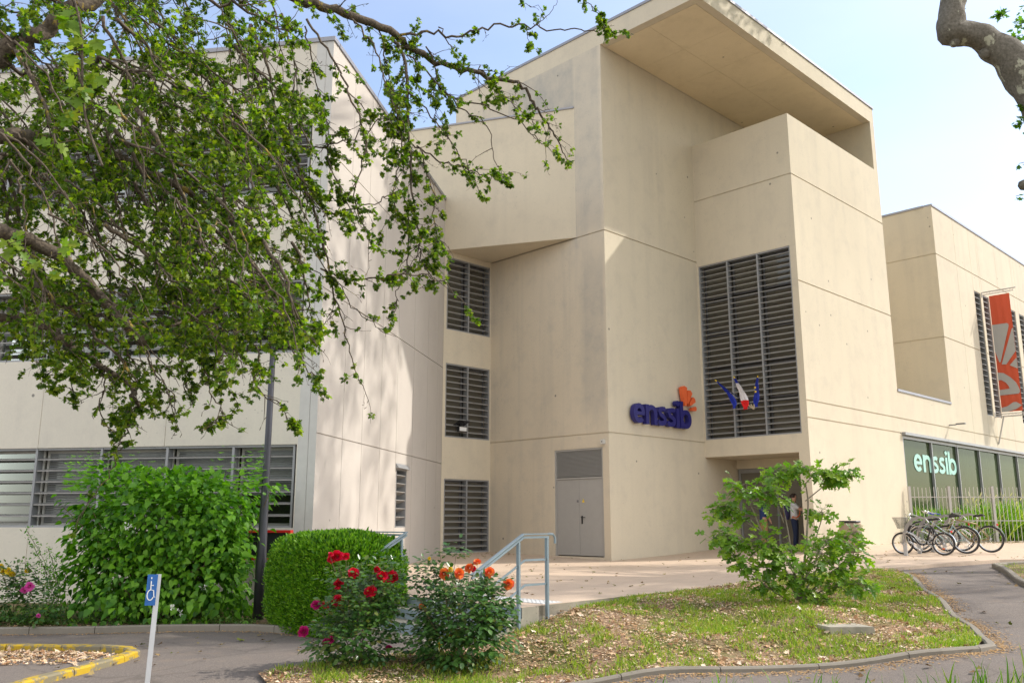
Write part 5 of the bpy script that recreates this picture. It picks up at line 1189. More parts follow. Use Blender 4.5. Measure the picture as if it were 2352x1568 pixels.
HL.put(HAW, P[~ym], D[~ym], N[~ym], Sz[~ym], 0); HL.put(HAW, P[ym], D[ym], N[ym], Sz[ym], 1)
# nearer sprigs hanging close to the viewer
for wp, cl in ((((150, -60, 2.6), (185, 60, 2.6), (190, 220, 2.6), (205, 300, 2.6), (235, 380, 2.55)), ((160, 40, 9), (200, 90, 9), (150, 120, 7), (215, 170, 6), (185, 210, 8), (150, 240, 5), (215, 235, 5), (130, 330, 3))), (((-60, 560, 3.4), (0, 590, 3.4), (60, 640, 3.4)), ((20, 560, 6), (70, 600, 7), (110, 620, 4), (10, 640, 5), (150, 560, 5), (60, 530, 4)))):
    near = MB(); near.tube(smooth_path([px3(*w) for w in wp], 5), .004, 6)
    for u, v, c in cl:
        q = px3(u, v, wp[0][2]); stem = px3(wp[2 if v > 100 else 1][0], v-12, wp[0][2]); near.tube([stem, q], .0018, 4)
        n = c; PP = np.array([tuple(q)]*n)+rng.normal(0, .012, (n, 3)); HL.put(HAW, PP, nrm(rdir(n)+np.array([0, 0, -.4])), nrm(rdir(n)*.5+np.array([0, -.7, .6])), rng.uniform(.04, .065, n), 1)
    near.build('hanging_twig', M['haw_bark'], HT, smooth=True)
HL.build('foliage', [M['haw_leaf'], M['haw_young']], HT)
print('hawthorn nodes', len(nodes))
# ------------------------------------------------------------------ plane tree : mottled bough at the right, crown above the picture
PT = empty('plane_tree', (8.3, 9.6, -.4), 'big plane tree with mottled bough entering at the upper right corner', 'tree')
bo = [(2196, -150, 27), (2192, -40, 25), (2189, 10, 26), (2184, 52, 32), (2188, 76, 34), (2222, 78, 30), (2262, 92, 32), (2300, 118, 38), (2336, 152, 44), (2385, 215, 52), (2440, 330, 58), (2480, 480, 64), (2510, 640, 68)]
dB = 8.6; PP = smooth_path([px3(u, v, dB) for u, v, r in bo], 5); rr = []
for i in range(len(PP)):
    t = i/5; a = int(t); b = min(a+1, len(bo)-1); f = t-a; rr.append((bo[a][2]*(1-f)+bo[b][2]*f)/F*dB*1.02)
mb = MB(); n = 20; mb.tube(PP, rr, n)
mb.v = [tuple(Vector(p)+Vector(p).normalized()*0+Vector((1, 0, 1)).normalized()*0+(Vector((mnoise.noise(Vector(p)*6), mnoise.noise(Vector(p)*6+Vector((9, 0, 0))), mnoise.noise(Vector(p)*6+Vector((0, 9, 0)))))*.035)) for p in mb.v]
for (u, v, r) in ((2192, 98, 13), (2262, 124, 15), (2176, 60, 12), (2352, 425, 14)):
    c = px3(u, v, dB-.02); rad = r/F*dB; mb.lathe(c-UP*rad, [(.001, 0), (rad*.7, rad*.3), (rad, rad), (rad*.8, rad*1.6), (.001, rad*2)], 12)
mb.tube([PP[-1], Vector((PP[-1].x+.35, dB+.4, 2.2)), Vector((8.3, 9.6, -.7))], [rr[-1], .34, .42], 18)
up0 = PP[0]; ups = [up0, up0+Vector((.2, .8, 2.6)), up0+Vector((.8, 2.5, 6)), Vector((6.6, 13.5, 15.5)), Vector((7.2, 17.5, 19.5))]
mb.tube(smooth_path(ups, 4), [rr[0]-(rr[0]-.05)*i/16 for i in range(17)], 10); mb.build('trunk', M['plane_bark'], PT, smooth=True)
PL = Leaves(); tw = MB()
def cluster(px_list, n, s, y=dB, mi=0):
    for u, v, r in px_list:
        c = px3(u, v, y); m_ = n; rad = r/F*y; PPn = np.array(tuple(c))+rng.normal(0, rad*.5, (m_, 3)); PL.put(PLANE, PPn, nrm(rdir(m_)+np.array([0, 0, -.2])), nrm(rdir(m_)*.6+np.array([0, -.4, .8])), rng.uniform(s*.6, s, m_), mi)
        tw.tube([c+Vector((.1, 0, .05)), c-Vector((.02, 0, -.02))], .004, 4)
cluster([(2330, 90, 22), (2345, 60, 20), (2318, 130, 16), (2350, 110, 30), (2300, 35, 10)], 26, .07); cluster([(2345, 20, 12), (2288, 38, 6)], 5, .06)
cluster([(2345, 275, 14), (2335, 290, 12), (2348, 250, 8)], 12, .06); cluster([(2338, 455, 9), (2345, 380, 5)], 5, .06); cluster([(2198, 30, 8), (2210, 75, 5), (2245, 100, 7), (2262, 120, 8)], 4, .05); cluster([(1915, -10, 10), (1960, -8, 10), (1935, -15, 10)], 6, .07)
# a second plane tree beyond the right edge and the high crowns, all outside the picture, throw the dappled shade
limbs_ = MB(); hub = Vector((7.2, 17.5, 19.5)); cl = []; cl2 = []
while len(cl)+len(cl2) < 640:
    x, y, z = random.uniform(7, 25), random.uniform(17, 27.5), random.uniform(12.5, 23)
    u, v = to_px((x, y, z))
    if (u < 2352+130 and v > -130): continue
    if x > 22 and z > 20: continue
    if mnoise.noise(Vector((x*.32, y*.32, z*.32+7.3))) < .02: continue
    (cl if (x < 14) else cl2).append((x, y, z))
def crown(cl, hub, tree, LV, mbl, r0):
    for c in cl[::7]: c = Vector(c); mbl.tube([hub, hub.lerp(c, .5)+Vector((0, 0, .6)), c], [r0, r0*.5, .02], 5)
    C = np.array(cl); m_ = 22; P = np.repeat(C, m_, 0)+rng.normal(0, .36, (len(C)*m_, 3)); LV.put(PLANE, P, nrm(rdir(len(P))), nrm(rdir(len(P))*.7+np.array([0, 0, 1.])), rng.uniform(.14, .24, len(P)), 0)
crown(cl, hub, PT, PL, limbs_, .09)
limbs_.build('upper_limbs', M['plane_bark'], PT, smooth=True); tw.build('sprigs', M['twig'], PT); PL.build('foliage', [M['plane_leaf']], PT)
P2T = empty('plane_tree', (19.5, 21, 0), 'tall plane tree standing beyond the right edge, whose crown shades the terrace', 'tree')
mb = MB(); mb.tube(smooth_path([Vector((19.5, 21, -.3)), Vector((19.4, 21, 4)), Vector((19, 21.5, 9)), Vector((18.6, 22, 13.5))], 4), [.42-.016*i for i in range(13)], 14); L2 = Leaves(); crown(cl2, Vector((18.6, 22, 13)), P2T, L2, mb, .12)
mb.build('trunk', M['plane_bark'], P2T, smooth=True); L2.build('foliage', [M['plane_leaf']], P2T)
# ------------------------------------------------------------------ shrubs
def stems(mb, base, tops, r0, r1, bend=.15, n=6):
    for t in tops:
        b = Vector(base)+Vector((random.gauss(0, .06), random.gauss(0, .06), 0)); t = Vector(t); mid = b.lerp(t, .5)+Vector((random.gauss(0, bend), random.gauss(0, bend), .1))
        mb.tube(smooth_path([b, mid, t], 4), [r0+(r1-r0)*i/8 for i in range(9)], n)
def shrub(name, label, c, r, nleaf, tpl, mats, size, rot=0, box=.35, lump=.25, up=.5, droop=-.35, nst=26, pw=.3, fr=1.6, gz_=-.6, cat='shrub', extra=None, fr2=None):
    T_ = empty(name, (c[0], c[1], gz_), label, cat); LV = Leaves()
    P, out, rad = blob_points(nleaf, c, r, pw, lump, fr, box, rot); ok = P[:, 2] > gz_+.06; P, out = P[ok], out[ok]
    D = nrm(out+np.array([0, 0, droop])+rng.normal(0, .45, P.shape)); N = nrm(np.array([0, 0, up])+out*.6+rng.normal(0, .28, P.shape)); SZ = rng.uniform(size[0], size[1], len(P)); yg = (rng.uniform(size=len(P)) < .30*np.clip(out[:, 2]+.25, 0, 1)) if len(mats) > 2 else np.zeros(len(P), bool); LV.put(tpl, P[~yg], D[~yg], N[~yg], SZ[~yg], 0); LV.put(tpl, P[yg], D[yg], N[yg], SZ[yg]*.85, 2)
    if extra: extra(LV, T_)
    LV.build('foliage', mats, T_)
    mb = MB(); tops = P[rng.choice(len(P), nst)]
    stems(mb, (c[0], c[1], gz_-.05), [tuple(t) for t in tops], .016, .005, .2); mb.build('stems', M['twig'], T_, smooth=True); return T_
def mock_extra(LV, T_):
    n = 60     # upright shoots on top
    for _ in range(90):
        u = random.uniform(150, 610); b = on_y(u, 1100, random.uniform(15.6, 16.6)); b.z = 1.55+random.uniform(-.1, .1)+.25*(u > 480 or u < 300); L = random.uniform(.35, .8); d = Vector((random.gauss(0, .15), 0, 1)).normalized()
        k = int(L/.06); PPn = np.array([tuple(b+d*L*(i//2)/(k/2)) for i in range(k)]); sd = np.where(np.arange(k) % 2 == 0, 1, -1)[:, None]*np.array([.9, .2, 0])
        LV.put(HEART, PPn, nrm(sd+np.array([0, 0, .5])+rng.normal(0, .2, (k, 3))), np.tile([0, -.4, 1.], (k, 1)), np.linspace(.11, .05, k), 2)
cs = on_z(372, 1430, -.6); 
MO = shrub('mock_orange_shrub', 'large bright green broad leaved shrub below the windows, left of the lamp post', (cs.x+.02, 16.2, .72), (1.66, .95, 1.20), 9500, HEART, [M['mock_leaf'], M['mock_dark'], M['mock_young']], (.075, .16), 0, .8, .42, .5, -.45, 40, .28, 2.2, extra=mock_extra)
fl = MB(); fls = Leaves()
for u, v in ( (290, 1208), (396, 1392), (358, 1400), (412, 1408), (465, 1350), (300, 1213)):
    c = Vector(on_y(u, v, 15.1)); n = 9; fls.put(CHIP, np.array([tuple(c)]*n)+rng.normal(0, .03, (n, 3)), rdir(n), rdir(n), np.full(n, .045), 0)
fls.build('white_blossoms', [M['white_petal']], MO)
ce = on_y(430, 1130, 16.9); EV = shrub('evergreen_shrub', 'small glossy leaved evergreen bush growing between the two humps of the big shrub', (ce.x, 17.0, .95), (1.15, .7, .95), 3600, OVATE, [M['mock_dark']], (.05, .09), 0, .3, .3, .7, .3, 14)
# clipped yew hedge, long axis along E2
hc = Vector((-2.95, 15.0, .10)); HG = empty('clipped_hedge', (hc.x, hc.y, -.6), 'dense clipped yew hedge with bright new growth on its rounded top', 'hedge'); LV = Leaves()
ra = math.atan2(E2.y, E2.x); n = 42000
d = rdir(n); e = np.abs(d)**.42*np.sign(d); e = e/np.linalg.norm(e, axis=1, keepdims=True); sc = 1/np.max(np.abs(e)**1.0, axis=1); q = d*np.minimum(sc, 1.6)[:, None]
q = nrm(d)*((np.sum(np.abs(nrm(d))**3.6, axis=1)**(-1/3.6))[:, None]); out = nrm(np.sign(q)*np.abs(q)**2.2)
P = q*np.array([1.30, .78, .86])*(rng.uniform(.90, 1.02, n)[:, None]); cs_, sn = math.cos(ra), math.sin(ra); Rm = np.array([[cs_, -sn, 0], [sn, cs_, 0], [0, 0, 1]])
P = P@Rm.T+np.array(hc); out = out@Rm.T; P += out*np.array([mnoise.noise(Vector(tuple(p*3.0)))*.06 for p in P])[:, None]; top = P[:, 2] > .65
k = 3; 
for rep in range(k):
    D = nrm(out*.8+np.array([0, 0, .55])+rng.normal(0, .5, P.shape)); LV.put(NEEDLE, P+rng.normal(0, .012, P.shape), D, rdir(len(P)), np.where(top, rng.uniform(.035, .09, n), rng.uniform(.03, .055, n)), 0, np.full(n, 1.9))
LV.build('foliage', [M['yew_leaf']], HG)
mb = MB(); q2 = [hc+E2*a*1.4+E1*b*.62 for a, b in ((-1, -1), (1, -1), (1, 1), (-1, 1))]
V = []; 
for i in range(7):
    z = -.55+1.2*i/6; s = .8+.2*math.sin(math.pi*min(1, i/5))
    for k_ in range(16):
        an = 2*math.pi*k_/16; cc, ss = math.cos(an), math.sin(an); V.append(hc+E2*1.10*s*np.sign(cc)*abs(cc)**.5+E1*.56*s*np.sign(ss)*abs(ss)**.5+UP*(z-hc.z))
mb.add(V, [(i*16+k_, i*16+(k_+1) % 16, (i+1)*16+(k_+1) % 16, (i+1)*16+k_) for i in range(6) for k_ in range(16)]+[tuple(range(96, 112))]); mb.build('shade_core', simple('dark_hedge_core', (.02, .035, .01), .95), HG)  # solid dark hull; shade between the needles put into its colour
# fig
fb = on_z(1835, 1388, -.12); fg = empty('fig_bush', (fb.x, fb.y, h(fb.x, fb.y)), 'young fig with large lobed leaves on thin stems in the lawn before the entrance', 'bush'); fd = fb.y
LV = Leaves(); mb = MB(); B0 = Vector((fb.x, fb.y, h(fb.x, fb.y)-.05))
heads = []
def figst(wp, r, n):
    pts = smooth_path([px3(u, v, fd+o) for u, v, o in wp], 5); pts[0] = B0+Vector((random.gauss(0, .04), random.gauss(0, .04), 0)) if wp[0][1] > 1370 else pts[0]
    mb.tube(pts, [r*(1-.6*i/len(pts)) for i in range(len(pts))], 6)
    for _ in range(n):
        t = random.uniform(.22, 1)**.8; q = pts[min(len(pts)-1, int(t*len(pts)))]; heads.append(q)
figst([(1835, 1388, 0), (1850, 1270, .05), (1856, 1160, .1), (1850, 1110, .1)], .022, 12)
figst([(1835, 1388, 0), (1800, 1300, 0), (1750, 1220, -.1), (1720, 1150, -.2), (1690, 1115, -.2)], .02, 16)
figst([(1750, 1220, 0), (1700, 1190, .1), (1665, 1160, .1), (1650, 1190, .1)], .012, 16); figst([(1780, 1260, 0), (1710, 1250, -.2), (1660, 1235, -.3), (1640, 1250, -.3)], .012, 16)
figst([(1800, 1300, 0), (1740, 1300, -.2), (1690, 1275, -.3)], .01, 10); figst([(1720, 1160, 0), (1760, 1110, .1), (1810, 1085, .1), (1850, 1072, 0)], .012, 20)
figst([(1850, 1150, 0), (1900, 1110, 0), (1935, 1090, 0), (1962, 1078, 0)], .012, 11); figst([(1850, 1110, 0), (1880, 1085, 0), (1920, 1098, 0)], .01, 14)
figst([(1835, 1388, 0), (1880, 1300, .2), (1930, 1240, .2), (1970, 1220, .2)], .016, 15); figst([(1835, 1388, 0), (1900, 1320, -.2), (1950, 1290, -.2), (1965, 1255, -.2)], .014, 14)
figst([(1835, 1388, 0), (1900, 1350, -.3), (1960, 1340, -.4), (1995, 1345, -.4)], .012, 14); figst([(1835, 1388, 0), (1780, 1360, -.2), (1720, 1310, -.3), (1700, 1290, -.3)], .012, 12)
figst([(1835, 1388, 0), (1850, 1330, -.3), (1880, 1280, -.35), (1900, 1240, -.3)], .012, 16); figst([(1835, 1388, 0), (1830, 1340, -.3), (1810, 1290, -.35), (1790, 1270, -.3)], .012, 13); figst([(1800, 1200, 0), (1780, 1150, -.1), (1760, 1130, -.1)], .01, 12); figst([(1835, 1388, 0), (1870, 1370, -.4), (1890, 1375, -.4)], .01, 8); figst([(1835, 1388, 0), (1815, 1250, .1), (1800, 1170, .15), (1790, 1130, .1)], .014, 12); figst([(1835, 1388, 0), (1870, 1250, .2), (1890, 1180, .2), (1880, 1180, .2)], .012, 6); figst([(1800, 1300, 0), (1770, 1260, -.3), (1740, 1240, -.35)], .01, 14)
for q in heads:
    u, v = to_px(q); n = 7
    if (1785 < u < 1862 and 1105 < v < 1232) or (1895 < u < 1950 and 1120 < v < 1200): n = 1 if random.random() < .35 else 0
    elif 1700 < u < 1760 and 1150 < v < 1260: n = 3
    for _ in range(n):
        e = Vector((random.gauss(0, 1), random.gauss(0, 1), random.gauss(.1, .5))).normalized(); p = q+e*random.uniform(.05, .24); mb.tube([q, p], .0025, 3)
        LV.put(FIG, np.array([tuple(p)]), np.array([tuple(e+Vector((0, 0, -.45)))]), np.array([(random.gauss(0, .45), random.gauss(-.25, .45), 1)]), np.array([random.uniform(.07, .15)]), 0)
mb.build('stems', bark('fig_bark', (.25, .20, .15), (.33, .29, .23), (.2, .2, .12)), fg, smooth=True); LV.build('foliage', [M['fig_leaf']], fg)
# roses
def bloom(name, c, r, mat, parent, face=Vector((0, -.6, .8))):
    LV = Leaves(); z = face.normalized(); x = z.orthogonal().normalized(); y = z.cross(x); PET = fan([(0, 0, 0), (.3, .45, .10), (.75, .5, .22), (1.0, .25, .20), (1.02, -.25, .16), (.75, -.5, .22), (.3, -.45, .1)], (.55, 0, .02))
    P = []; D = []; N = []; S_ = []
    for ring, (k, tilt, ro, s) in enumerate(((5, 1.35, .05, .55), (6, 1.0, .12, .7), (7, .62, .18, .8), (8, .25, .25, .85), (7, -.1, .3, .75))):
        for i in range(k):
            a = 2*math.pi*(i+.5*ring)/k+random.gauss(0, .15); rd = x*math.cos(a)+y*math.sin(a); d = rd*math.cos(tilt)+z*math.sin(tilt); nn = z*math.cos(tilt)-rd*math.sin(tilt)
            P.append(tuple(c+rd*ro*r+z*(.1-.08*ring)*r)); D.append(tuple(d)); N.append(tuple(nn)); S_.append(s*r*random.uniform(.85, 1.15))
    LV.put(PET, np.array(P), np.array(D), np.array(N), np.array(S_), 0); return LV.build(name, [mat], parent)
def rose(label, base, y, cx, blooms, canes, nl, mats, ell, young=.0, seed=0):
    gz_ = h(base.x, base.y) if base.y < 14 else -.6
    T_ = empty('rose_bush', (base.x, base.y, gz_), label, 'rose bush'); mb = MB(); B = Vector((base.x, base.y, gz_-.04)); tips = []
    for u, v, o in canes:
        t = px3(u, v, y+o); m_ = B.lerp(t, .5)+Vector((random.gauss(0, .05), random.gauss(0, .05), .08)); mb.tube(smooth_path([B+Vector((random.gauss(0, .04), random.gauss(0, .04), 0)), m_, t], 4), [.007-.0006*i for i in range(9)], 5); tips.append((m_, t))
    for (u, v, r, mt) in blooms:
        t = px3(u, v, y+random.uniform(-.25, .1)); q = min(tips, key=lambda k: (k[1]-t).length)[0].lerp(t, .3); mb.tube([q, t-UP*.05, t], .0035, 4)
        bloom('bloom', t, r/F*y*.72, M[mt], T_, Vector((random.gauss(.1, .35), -.75, .45+random.gauss(0, .3))))
    mb.build('canes', M['twig'], T_, smooth=True)
    LV = Leaves()
    cl = []
    for (eu, ev, ru, rv, n) in ell:
        for _ in range(n):
            while True:
                a, b, c = random.uniform(-1, 1), random.uniform(-1, 1), random.uniform(-1, 1)
                if .2 < a*a+b*b+c*c < 1: break
            cl.append((px3(eu+a*ru, ev+b*rv, y+c*ru/F*y*.9), Vector((a, c, -b+.2))))
    for q, o in cl:
        o = (o.normalized()+Vector((random.gauss(0, .5), random.gauss(0, .5), random.gauss(0, .3)))).normalized(); s = random.uniform(.045, .075); side = o.cross(UP); side = side.normalized() if side.length > .1 else Vector((1, 0, 0))
        e = [q+o*s*2.2, q+o*s*1.2+side*s*.55, q+o*s*1.2-side*s*.55, q+o*s*.2+side*s*.5, q+o*s*.2-side*s*.5]; dd = [o, o*.5+side, o*.5-side, o*.3+side, o*.3-side]
        mb2 = 1 if random.random() < young else 0
        LV.put(ROSEL, np.array([tuple(p) for p in e]), np.array([tuple(p+Vector((0, 0, -.25))) for p in dd]), np.tile(np.array(tuple(Vector((random.gauss(0, .3), -.35, 1)))), (5, 1)), np.full(5, s*random.uniform(.9, 1.25)), mb2)
    LV.build('foliage', mats, T_); return T_
rb1 = on_z(820, 1543, -.58); rb2 = on_z(1052, 1538, -.56)
rose('dark leaved rose bush covered in red and magenta blooms', rb1, rb1.y, 820,
     [(775, 1276, 17, 'red_petal'), (795, 1277, 11, 'red_petal'), (762, 1283, 14, 'red_petal'), (812, 1315, 16, 'red_petal'), (866, 1307, 10, 'red_petal'), (878, 1322, 18, 'red_petal'), (900, 1324, 18, 'red_petal'), (778, 1341, 16, 'red_petal'),
      (851, 1358, 18, 'red_petal'), (776, 1379, 19, 'red_petal'), (750, 1387, 14, 'red_petal'), (726, 1388, 15, 'magenta_petal'), (697, 1450, 16, 'magenta_petal'), (751, 1474, 14, 'magenta_petal'), (760, 1468, 10, 'magenta_petal'), (893, 1487, 9, 'magenta_petal'), (862, 1393, 7, 'red_petal'), (760, 1272, 8, 'red_petal')],
     [(u, v, random.gauss(0, .2)) for u, v in ((775, 1300), (812, 1330), (880, 1330), (851, 1370), (776, 1390), (726, 1400), (700, 1470), (750, 1480), (890, 1480), (905, 1300), (920, 1310), (860, 1310), (830, 1290), (800, 1290), (840, 1420))], 0, [M['rose_leaf'], M['rose_leaf_y']],
     [(820, 1400, 75, 62, 150), (810, 1470, 100, 60, 190), (740, 1470, 45, 25, 22), (890, 1340, 38, 55, 80), (800, 1330, 50, 30, 40), (870, 1400, 55, 60, 70), (820, 1515, 60, 30, 50)], .25)
rose('dense dark green rose bush with orange and yellow blooms beside the stair rail', rb2, rb2.y, 1052,
     [(1020, 1317, 16, 'orange_petal'), (1035, 1308, 8, 'yellow_petal'), (1055, 1316, 15, 'orange_petal'), (1050, 1322, 8, 'yellow_petal'), (1078, 1303, 14, 'orange_petal'), (1087, 1306, 9, 'red_petal'), (1096, 1290, 12, 'orange_petal'), (1124, 1313, 16, 'orange_petal'), (1168, 1341, 17, 'orange_petal'), (968, 1391, 8, 'orange_petal'), (975, 1396, 6, 'yellow_petal'), (1010, 1480, 8, 'yellow_petal'), (986, 1282, 5, 'yellow_petal'), (1036, 1460, 6, 'yellow_petal')],
     [(u, v, random.gauss(0, .2)) for u, v in ((1020, 1330), (1055, 1330), (1090, 1310), (1124, 1330), (1160, 1350), (975, 1400), (988, 1290), (1010, 1265), (1050, 1258), (950, 1340), (1040, 1300), (1130, 1420), (1000, 1440), (1090, 1450))], 0, [M['rose_leaf'], M['rose_leaf_y']],
     [(1060, 1410, 100, 62, 330), (1040, 1475, 100, 60, 240), (1125, 1390, 48, 55, 110), (985, 1330, 30, 40, 45), (1010, 1275, 10, 15, 6), (1052, 1275, 14, 22, 8), (1050, 1345, 80, 25, 80), (1140, 1460, 35, 40, 40), (1030, 1530, 50, 22, 40)], .1)
yb = on_z(25, 1430, -.6)
rose('low rose bush with yellow blooms at the left edge beside the white wall', yb, 15.6, 20, [(8, 1312, 9, 'yellow_petal'), (18, 1310, 10, 'yellow_petal'), (28, 1318, 9, 'yellow_petal'), (62, 1310, 7, 'yellow_petal'), (2, 1300, 8, 'yellow_petal')],
     [(u, v, 0) for u, v in ((10, 1320), (40, 1290), (60, 1320), (20, 1340), (85, 1330))], 0, [M['rose_leaf'], M['rose_leaf_y']], [(15, 1350, 50, 50, 110), (45, 1320, 40, 30, 40), (20, 1400, 50, 40, 60)], .2)
pb = on_z(95, 1430, -.6)
rose('thin rose bush with two pink blooms among grey weeds left of the big shrub', pb, 15.3, 80, [(68, 1346, 13, 'pink_petal'), (56, 1354, 11, 'pink_petal'), (88, 1413, 6, 'pink_petal')],
     [(68, 1350, 0), (56, 1360, 0), (90, 1380, 0)], 0, [M['rose_leaf'], M['rose_leaf_y']], [(90, 1400, 40, 30, 40), (110, 1370, 25, 40, 30)], .4)
wd = on_z(130, 1425, -.6); WE = empty('tall_weed', (wd.x, wd.y, -.6), 'tall thin feathery weed standing against the wall left of the big shrub', 'plant'); mb = MB(); LV = Leaves()
for u, v in ((60, 1215), (75, 1250), (95, 1290), (110, 1260), (130, 1330), (55, 1290), (120, 1300), (140, 1280)):
    t = px3(u, v, 15.4); b = Vector((wd.x+random.gauss(0, .1), wd.y, -.6)); pts = smooth_path([b, b.lerp(t, .5)+Vector((.1, 0, .1)), t], 8); mb.tube(pts, .004, 4)
    for q in pts[4:]:
        n = 9; LV.put(OVATE, np.array([tuple(q)]*n)+rng.normal(0, .05, (n, 3)), nrm(rdir(n)+np.array([0, 0, .2])), nrm(rdir(n)+np.array([0, -.5, 1])), rng.uniform(.03, .055, n), 0)
mb.build('stems', M['twig'], WE); LV.build('foliage', [M['mock_leaf']], WE)
# ------------------------------------------------------------------ ground cover, grass and litter (uncountable)
def in_poly_pts(poly, n, hf, dz, mask=None):
    out = []; xs = [p[0] for p in poly]; ys = [p[1] for p in poly]
    while len(out) < n:
        x, y = random.uniform(min(xs), max(xs)), random.uniform(min(ys), max(ys))
        if inpoly((x, y), poly) and (mask is None or mask(x, y)): out.append((x, y, 0))
    A = np.array(out); A[:, 2] = (h_np(A[:, 0], A[:, 1]) if hf is h else hf(0, 0))+dz
    return A
nz2 = lambda x, y, f, o=0: mnoise.noise(Vector((x*f, y*f, o)))
LW_in = LAWN
gm = lambda x, y: nz2(x, y, .9, 2)*.7+nz2(x, y, 3.2, 5)*.6+random.gauss(0, .16) > .08+.12*(x < 1)
P = in_poly_pts(LAWN, 34000, h, .035, gm); V, T = blades('', None, P, rng.uniform(.035, .085, len(P)), 1.6, .55)
tag(tri_mesh('lawn_grass', V, T, M['grass'], org=(3, 13, -.3)), 'patchy short lawn grass among dry leaves', 'grass', kind='stuff')
lm = lambda x, y: nz2(x, y, .9, 2)*.7+nz2(x, y, 2.2, 5)*.4+random.gauss(0, .25) < .2
P = in_poly_pts(LAWN, 42000, h, .045, lm); n = len(P); D = rdir(n); D[:, 2] *= .2; N = nrm(rdir(n)*.45+np.array([0, 0, 1.])); V, T = scatter(CHIP, P, nrm(D), N, rng.uniform(.014, .045, n))
P2 = in_poly_pts(LAWN, 2200, h, .055, lm); n = len(P2); D = rdir(n); D[:, 2] *= .2; V2, T2 = scatter(DRYL, P2, nrm(D), nrm(rdir(n)*.5+np.array([0, 0, 1.])), rng.uniform(.04, .10, n)); T = np.concatenate([T, T2+len(V)]); V = np.concatenate([V, V2])
tag(tri_mesh('leaf_litter', V, T, M['litter'], org=(3, 13, -.3)), 'pinkish brown dry leaf litter over the lawn', 'leaves', kind='stuff')
P = in_poly_pts(RL, 5000, h, .05); V, T = blades('', None, P, rng.uniform(.04, .09, len(P)), 1.4, .5); tag(tri_mesh('side_lawn_grass', V, T, M['grass'], org=(11, 18, 0)), 'short sunlit grass of the small lawn at the right edge', 'grass', kind='stuff')
P = in_poly_pts(VERGE, 6500, h, .03); V, T = blades('', None, P, rng.uniform(.10, .30, len(P)), .7, .35)
Pv = in_poly_pts(VERGE, 3600, h, .03, lambda x, y: y > 5.2 and x > .8); V2, T2 = scatter(BLADE, Pv, nrm(np.stack([rng.normal(.1, .25, len(Pv)), rng.normal(0, .25, len(Pv)), np.ones(len(Pv))], 1)), rdir(len(Pv)), rng.uniform(.2, .5, len(Pv)), np.full(len(Pv), .55)); T = np.concatenate([T, T2+len(V)]); V = np.concatenate([V, V2])
tag(tri_mesh('verge_grass', V, T, M['tall_grass'], org=(4, 7, -.5)), 'tall green grass tips along the bottom edge', 'grass', kind='stuff')
# ground cover under the shrubs
gc = [(-9.5, 15.25), (-6.4, 15.4), (-4.4, 15.2), (-4.3, 17.4), (-9.5, 18.4)]
P = in_poly_pts(gc, 9000, lambda x, y: -.54, 0); P[:, 2] += rng.uniform(0, .16, len(P))*(np.array([nz2(a, b, 1.5)+.6 for a, b, _ in P])); n = len(P); V, T = scatter(OVATE, P, rdir(n), nrm(rdir(n)*.6+np.array([0, -.3, 1.])), rng.uniform(.03, .07, n))
tag(tri_mesh('ground_ivy', V, T, M['mock_dark'], org=(-7, 16, -.5)), 'low leafy ground cover beneath the shrubs behind the kerb', 'ground cover', kind='stuff')
P = in_poly_pts([(-9.5, 15.2), (-6.4, 15.3), (-4.2, 15.15), (-2.6, 14.3), (-1.9, 14.3), (-2.4, 15.4), (-9.5, 16.5)], 2600, lambda x, y: -.56, 0); n = len(P); D = rdir(n); D[:, 2] *= .2; V, T = scatter(DRYL, P, nrm(D), nrm(rdir(n)*.4+np.array([0, 0, 1.])), rng.uniform(.03, .08, n))
tag(tri_mesh('bed_litter', V, T, M['litter'], org=(-6, 15.5, -.5)), 'dry leaves on the soil of the planting bed', 'leaves', kind='stuff')
isl = [(-13, 12.9), (-7.0, 13.1), (-6.2, 12.9), (-5.75, 12.6), (-5.3, 12.2), (-5.15, 11.9), (-5.3, 11.3), (-6.5, 11.6), (-9, 11.7)]
P = in_poly_pts(isl, 3600, h, .012, lambda x, y: random.random() < math.exp(-max(0, (12.9-.05*abs(x+7))-y)*1.5)+.1); n = len(P); D = rdir(n); D[:, 2] *= .15; V, T = scatter(DRYL, P, nrm(D), nrm(rdir(n)*.4+np.array([0, 0, 1.])), rng.uniform(.03, .09, n))
tag(tri_mesh('island_litter', V, T, M['litter'], org=(-6, 12.5, -.6)), 'dry leaves gathered inside the yellow kerb', 'leaves', kind='stuff')
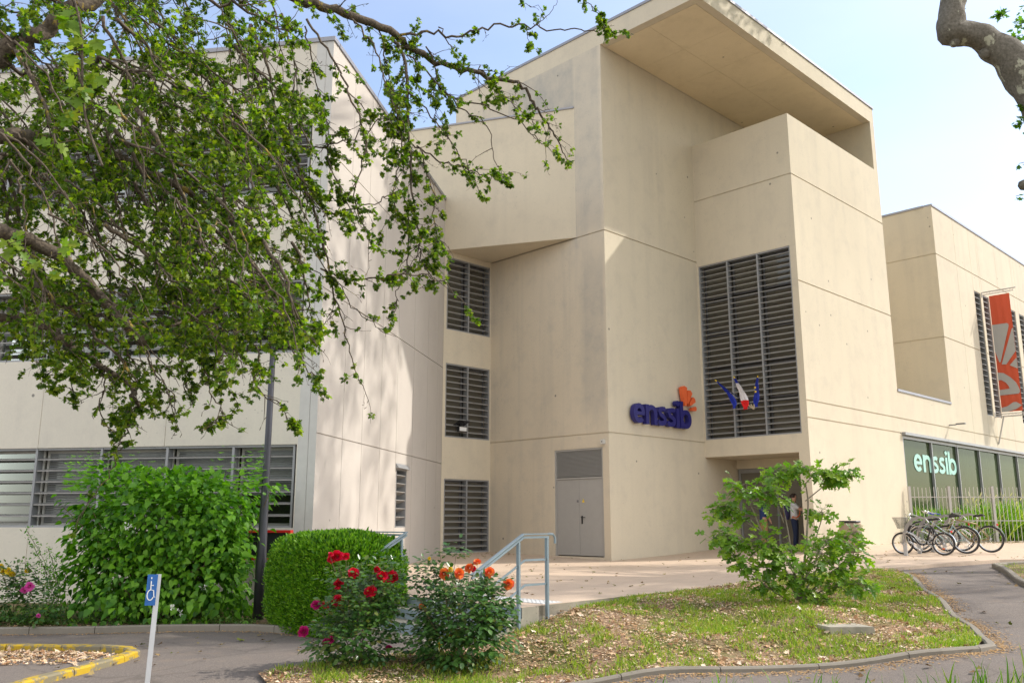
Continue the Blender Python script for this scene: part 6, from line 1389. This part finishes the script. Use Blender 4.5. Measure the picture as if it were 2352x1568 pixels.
# orange blossom debris along the kerbs
def along(pts, off, spread, n, hf, dz):
    out = []; P = [Vector((p[0], p[1], 0)) for p in pts]; L = [(b-a).length for a, b in zip(P, P[1:])]
    for _ in range(n):
        i = random.choices(range(len(L)), L)[0]; t = random.random(); a, b = P[i], P[i+1]; d = (b-a).normalized(); nn = Vector((d.y, -d.x, 0)); q = a.lerp(b, t)+nn*(off+abs(random.gauss(0, spread))*(1 if off > 0 else -1)); out.append((q.x, q.y, hf(q.x, q.y)+dz))
    return np.array(out)
KL = [(-.9, 9.86), (-.08, 9.98), (.75, 10.22), (2.15, 10.55), (4.32, 10.95), (5.2, 11.13), (5.76, 11.34), (6.07, 11.58), (6.22, 11.92), (6.52, 12.85), (7.1, 14.95), (7.75, 17.1), (8.5, 19.7)]
P = np.concatenate([along(KL, .09, .13, 6500, h, .008), along([(-8.5, 15.07), (-6.4, 15.22), (-4.3, 15.07), (-2.9, 14.4)], .08, .10, 900, h, .008)]); n = len(P); D = rdir(n); D[:, 2] *= .1; V, T = scatter(CHIP, P, nrm(D), nrm(rdir(n)*.3+np.array([0, 0, 1.])), rng.uniform(.012, .04, n))
tag(tri_mesh('blossom_debris', V, T, M['sand'], org=(4, 12, -.5)), 'orange brown blossom debris along the lawn kerb', 'debris', kind='stuff')
# single fallen leaves on the paving
Pl = []
for _ in range(140):
    x, y = random.uniform(-6, 12), random.uniform(9.8, 14.5)
    if not inpoly((x, y), LAWN): Pl.append((x, y, h(x, y)+.02))
for _ in range(260):
    x, y = random.uniform(-1.5, 14), random.uniform(14, 27)
    if inpoly((x, y), TER): Pl.append((x, y, tz(x, y)+.014))
Pl += [(x, y, h(x, y)+.02) for x, y in [(random.uniform(8.2, 11), random.uniform(13, 20)) for _ in range(40)]]
Pl += [(p[0], p[1], tz(p[0], p[1])+.015) for p in [(f0.x-2.5+random.random()*6, f0.y-.2-abs(random.gauss(0, .5))) for _ in range(260)]]
Pl += [(p.x, p.y, tz(p.x, p.y)+.015) for p in [PD-E1*random.uniform(.2, 2)-E2*random.uniform(.1, 1.6) for _ in range(30)]]
P = np.array(Pl); n = len(P); D = rdir(n); D[:, 2] *= .15; V, T = scatter(DRYL, P, nrm(D), nrm(rdir(n)*.3+np.array([0, 0, 1.])), rng.uniform(.045, .11, n))
fl_m = leafm('fallen_leaf', [(.10, .13, .02), (.28, .22, .06), (.36, .26, .12), (.2, .12, .06), (.22, .26, .04)], .1, .7, (1, 1, 1), .1)
tag(tri_mesh('fallen_leaves', V, T, fl_m, org=(3, 16, 0)), 'single fallen leaves scattered over terrace and asphalt', 'leaves', kind='stuff')
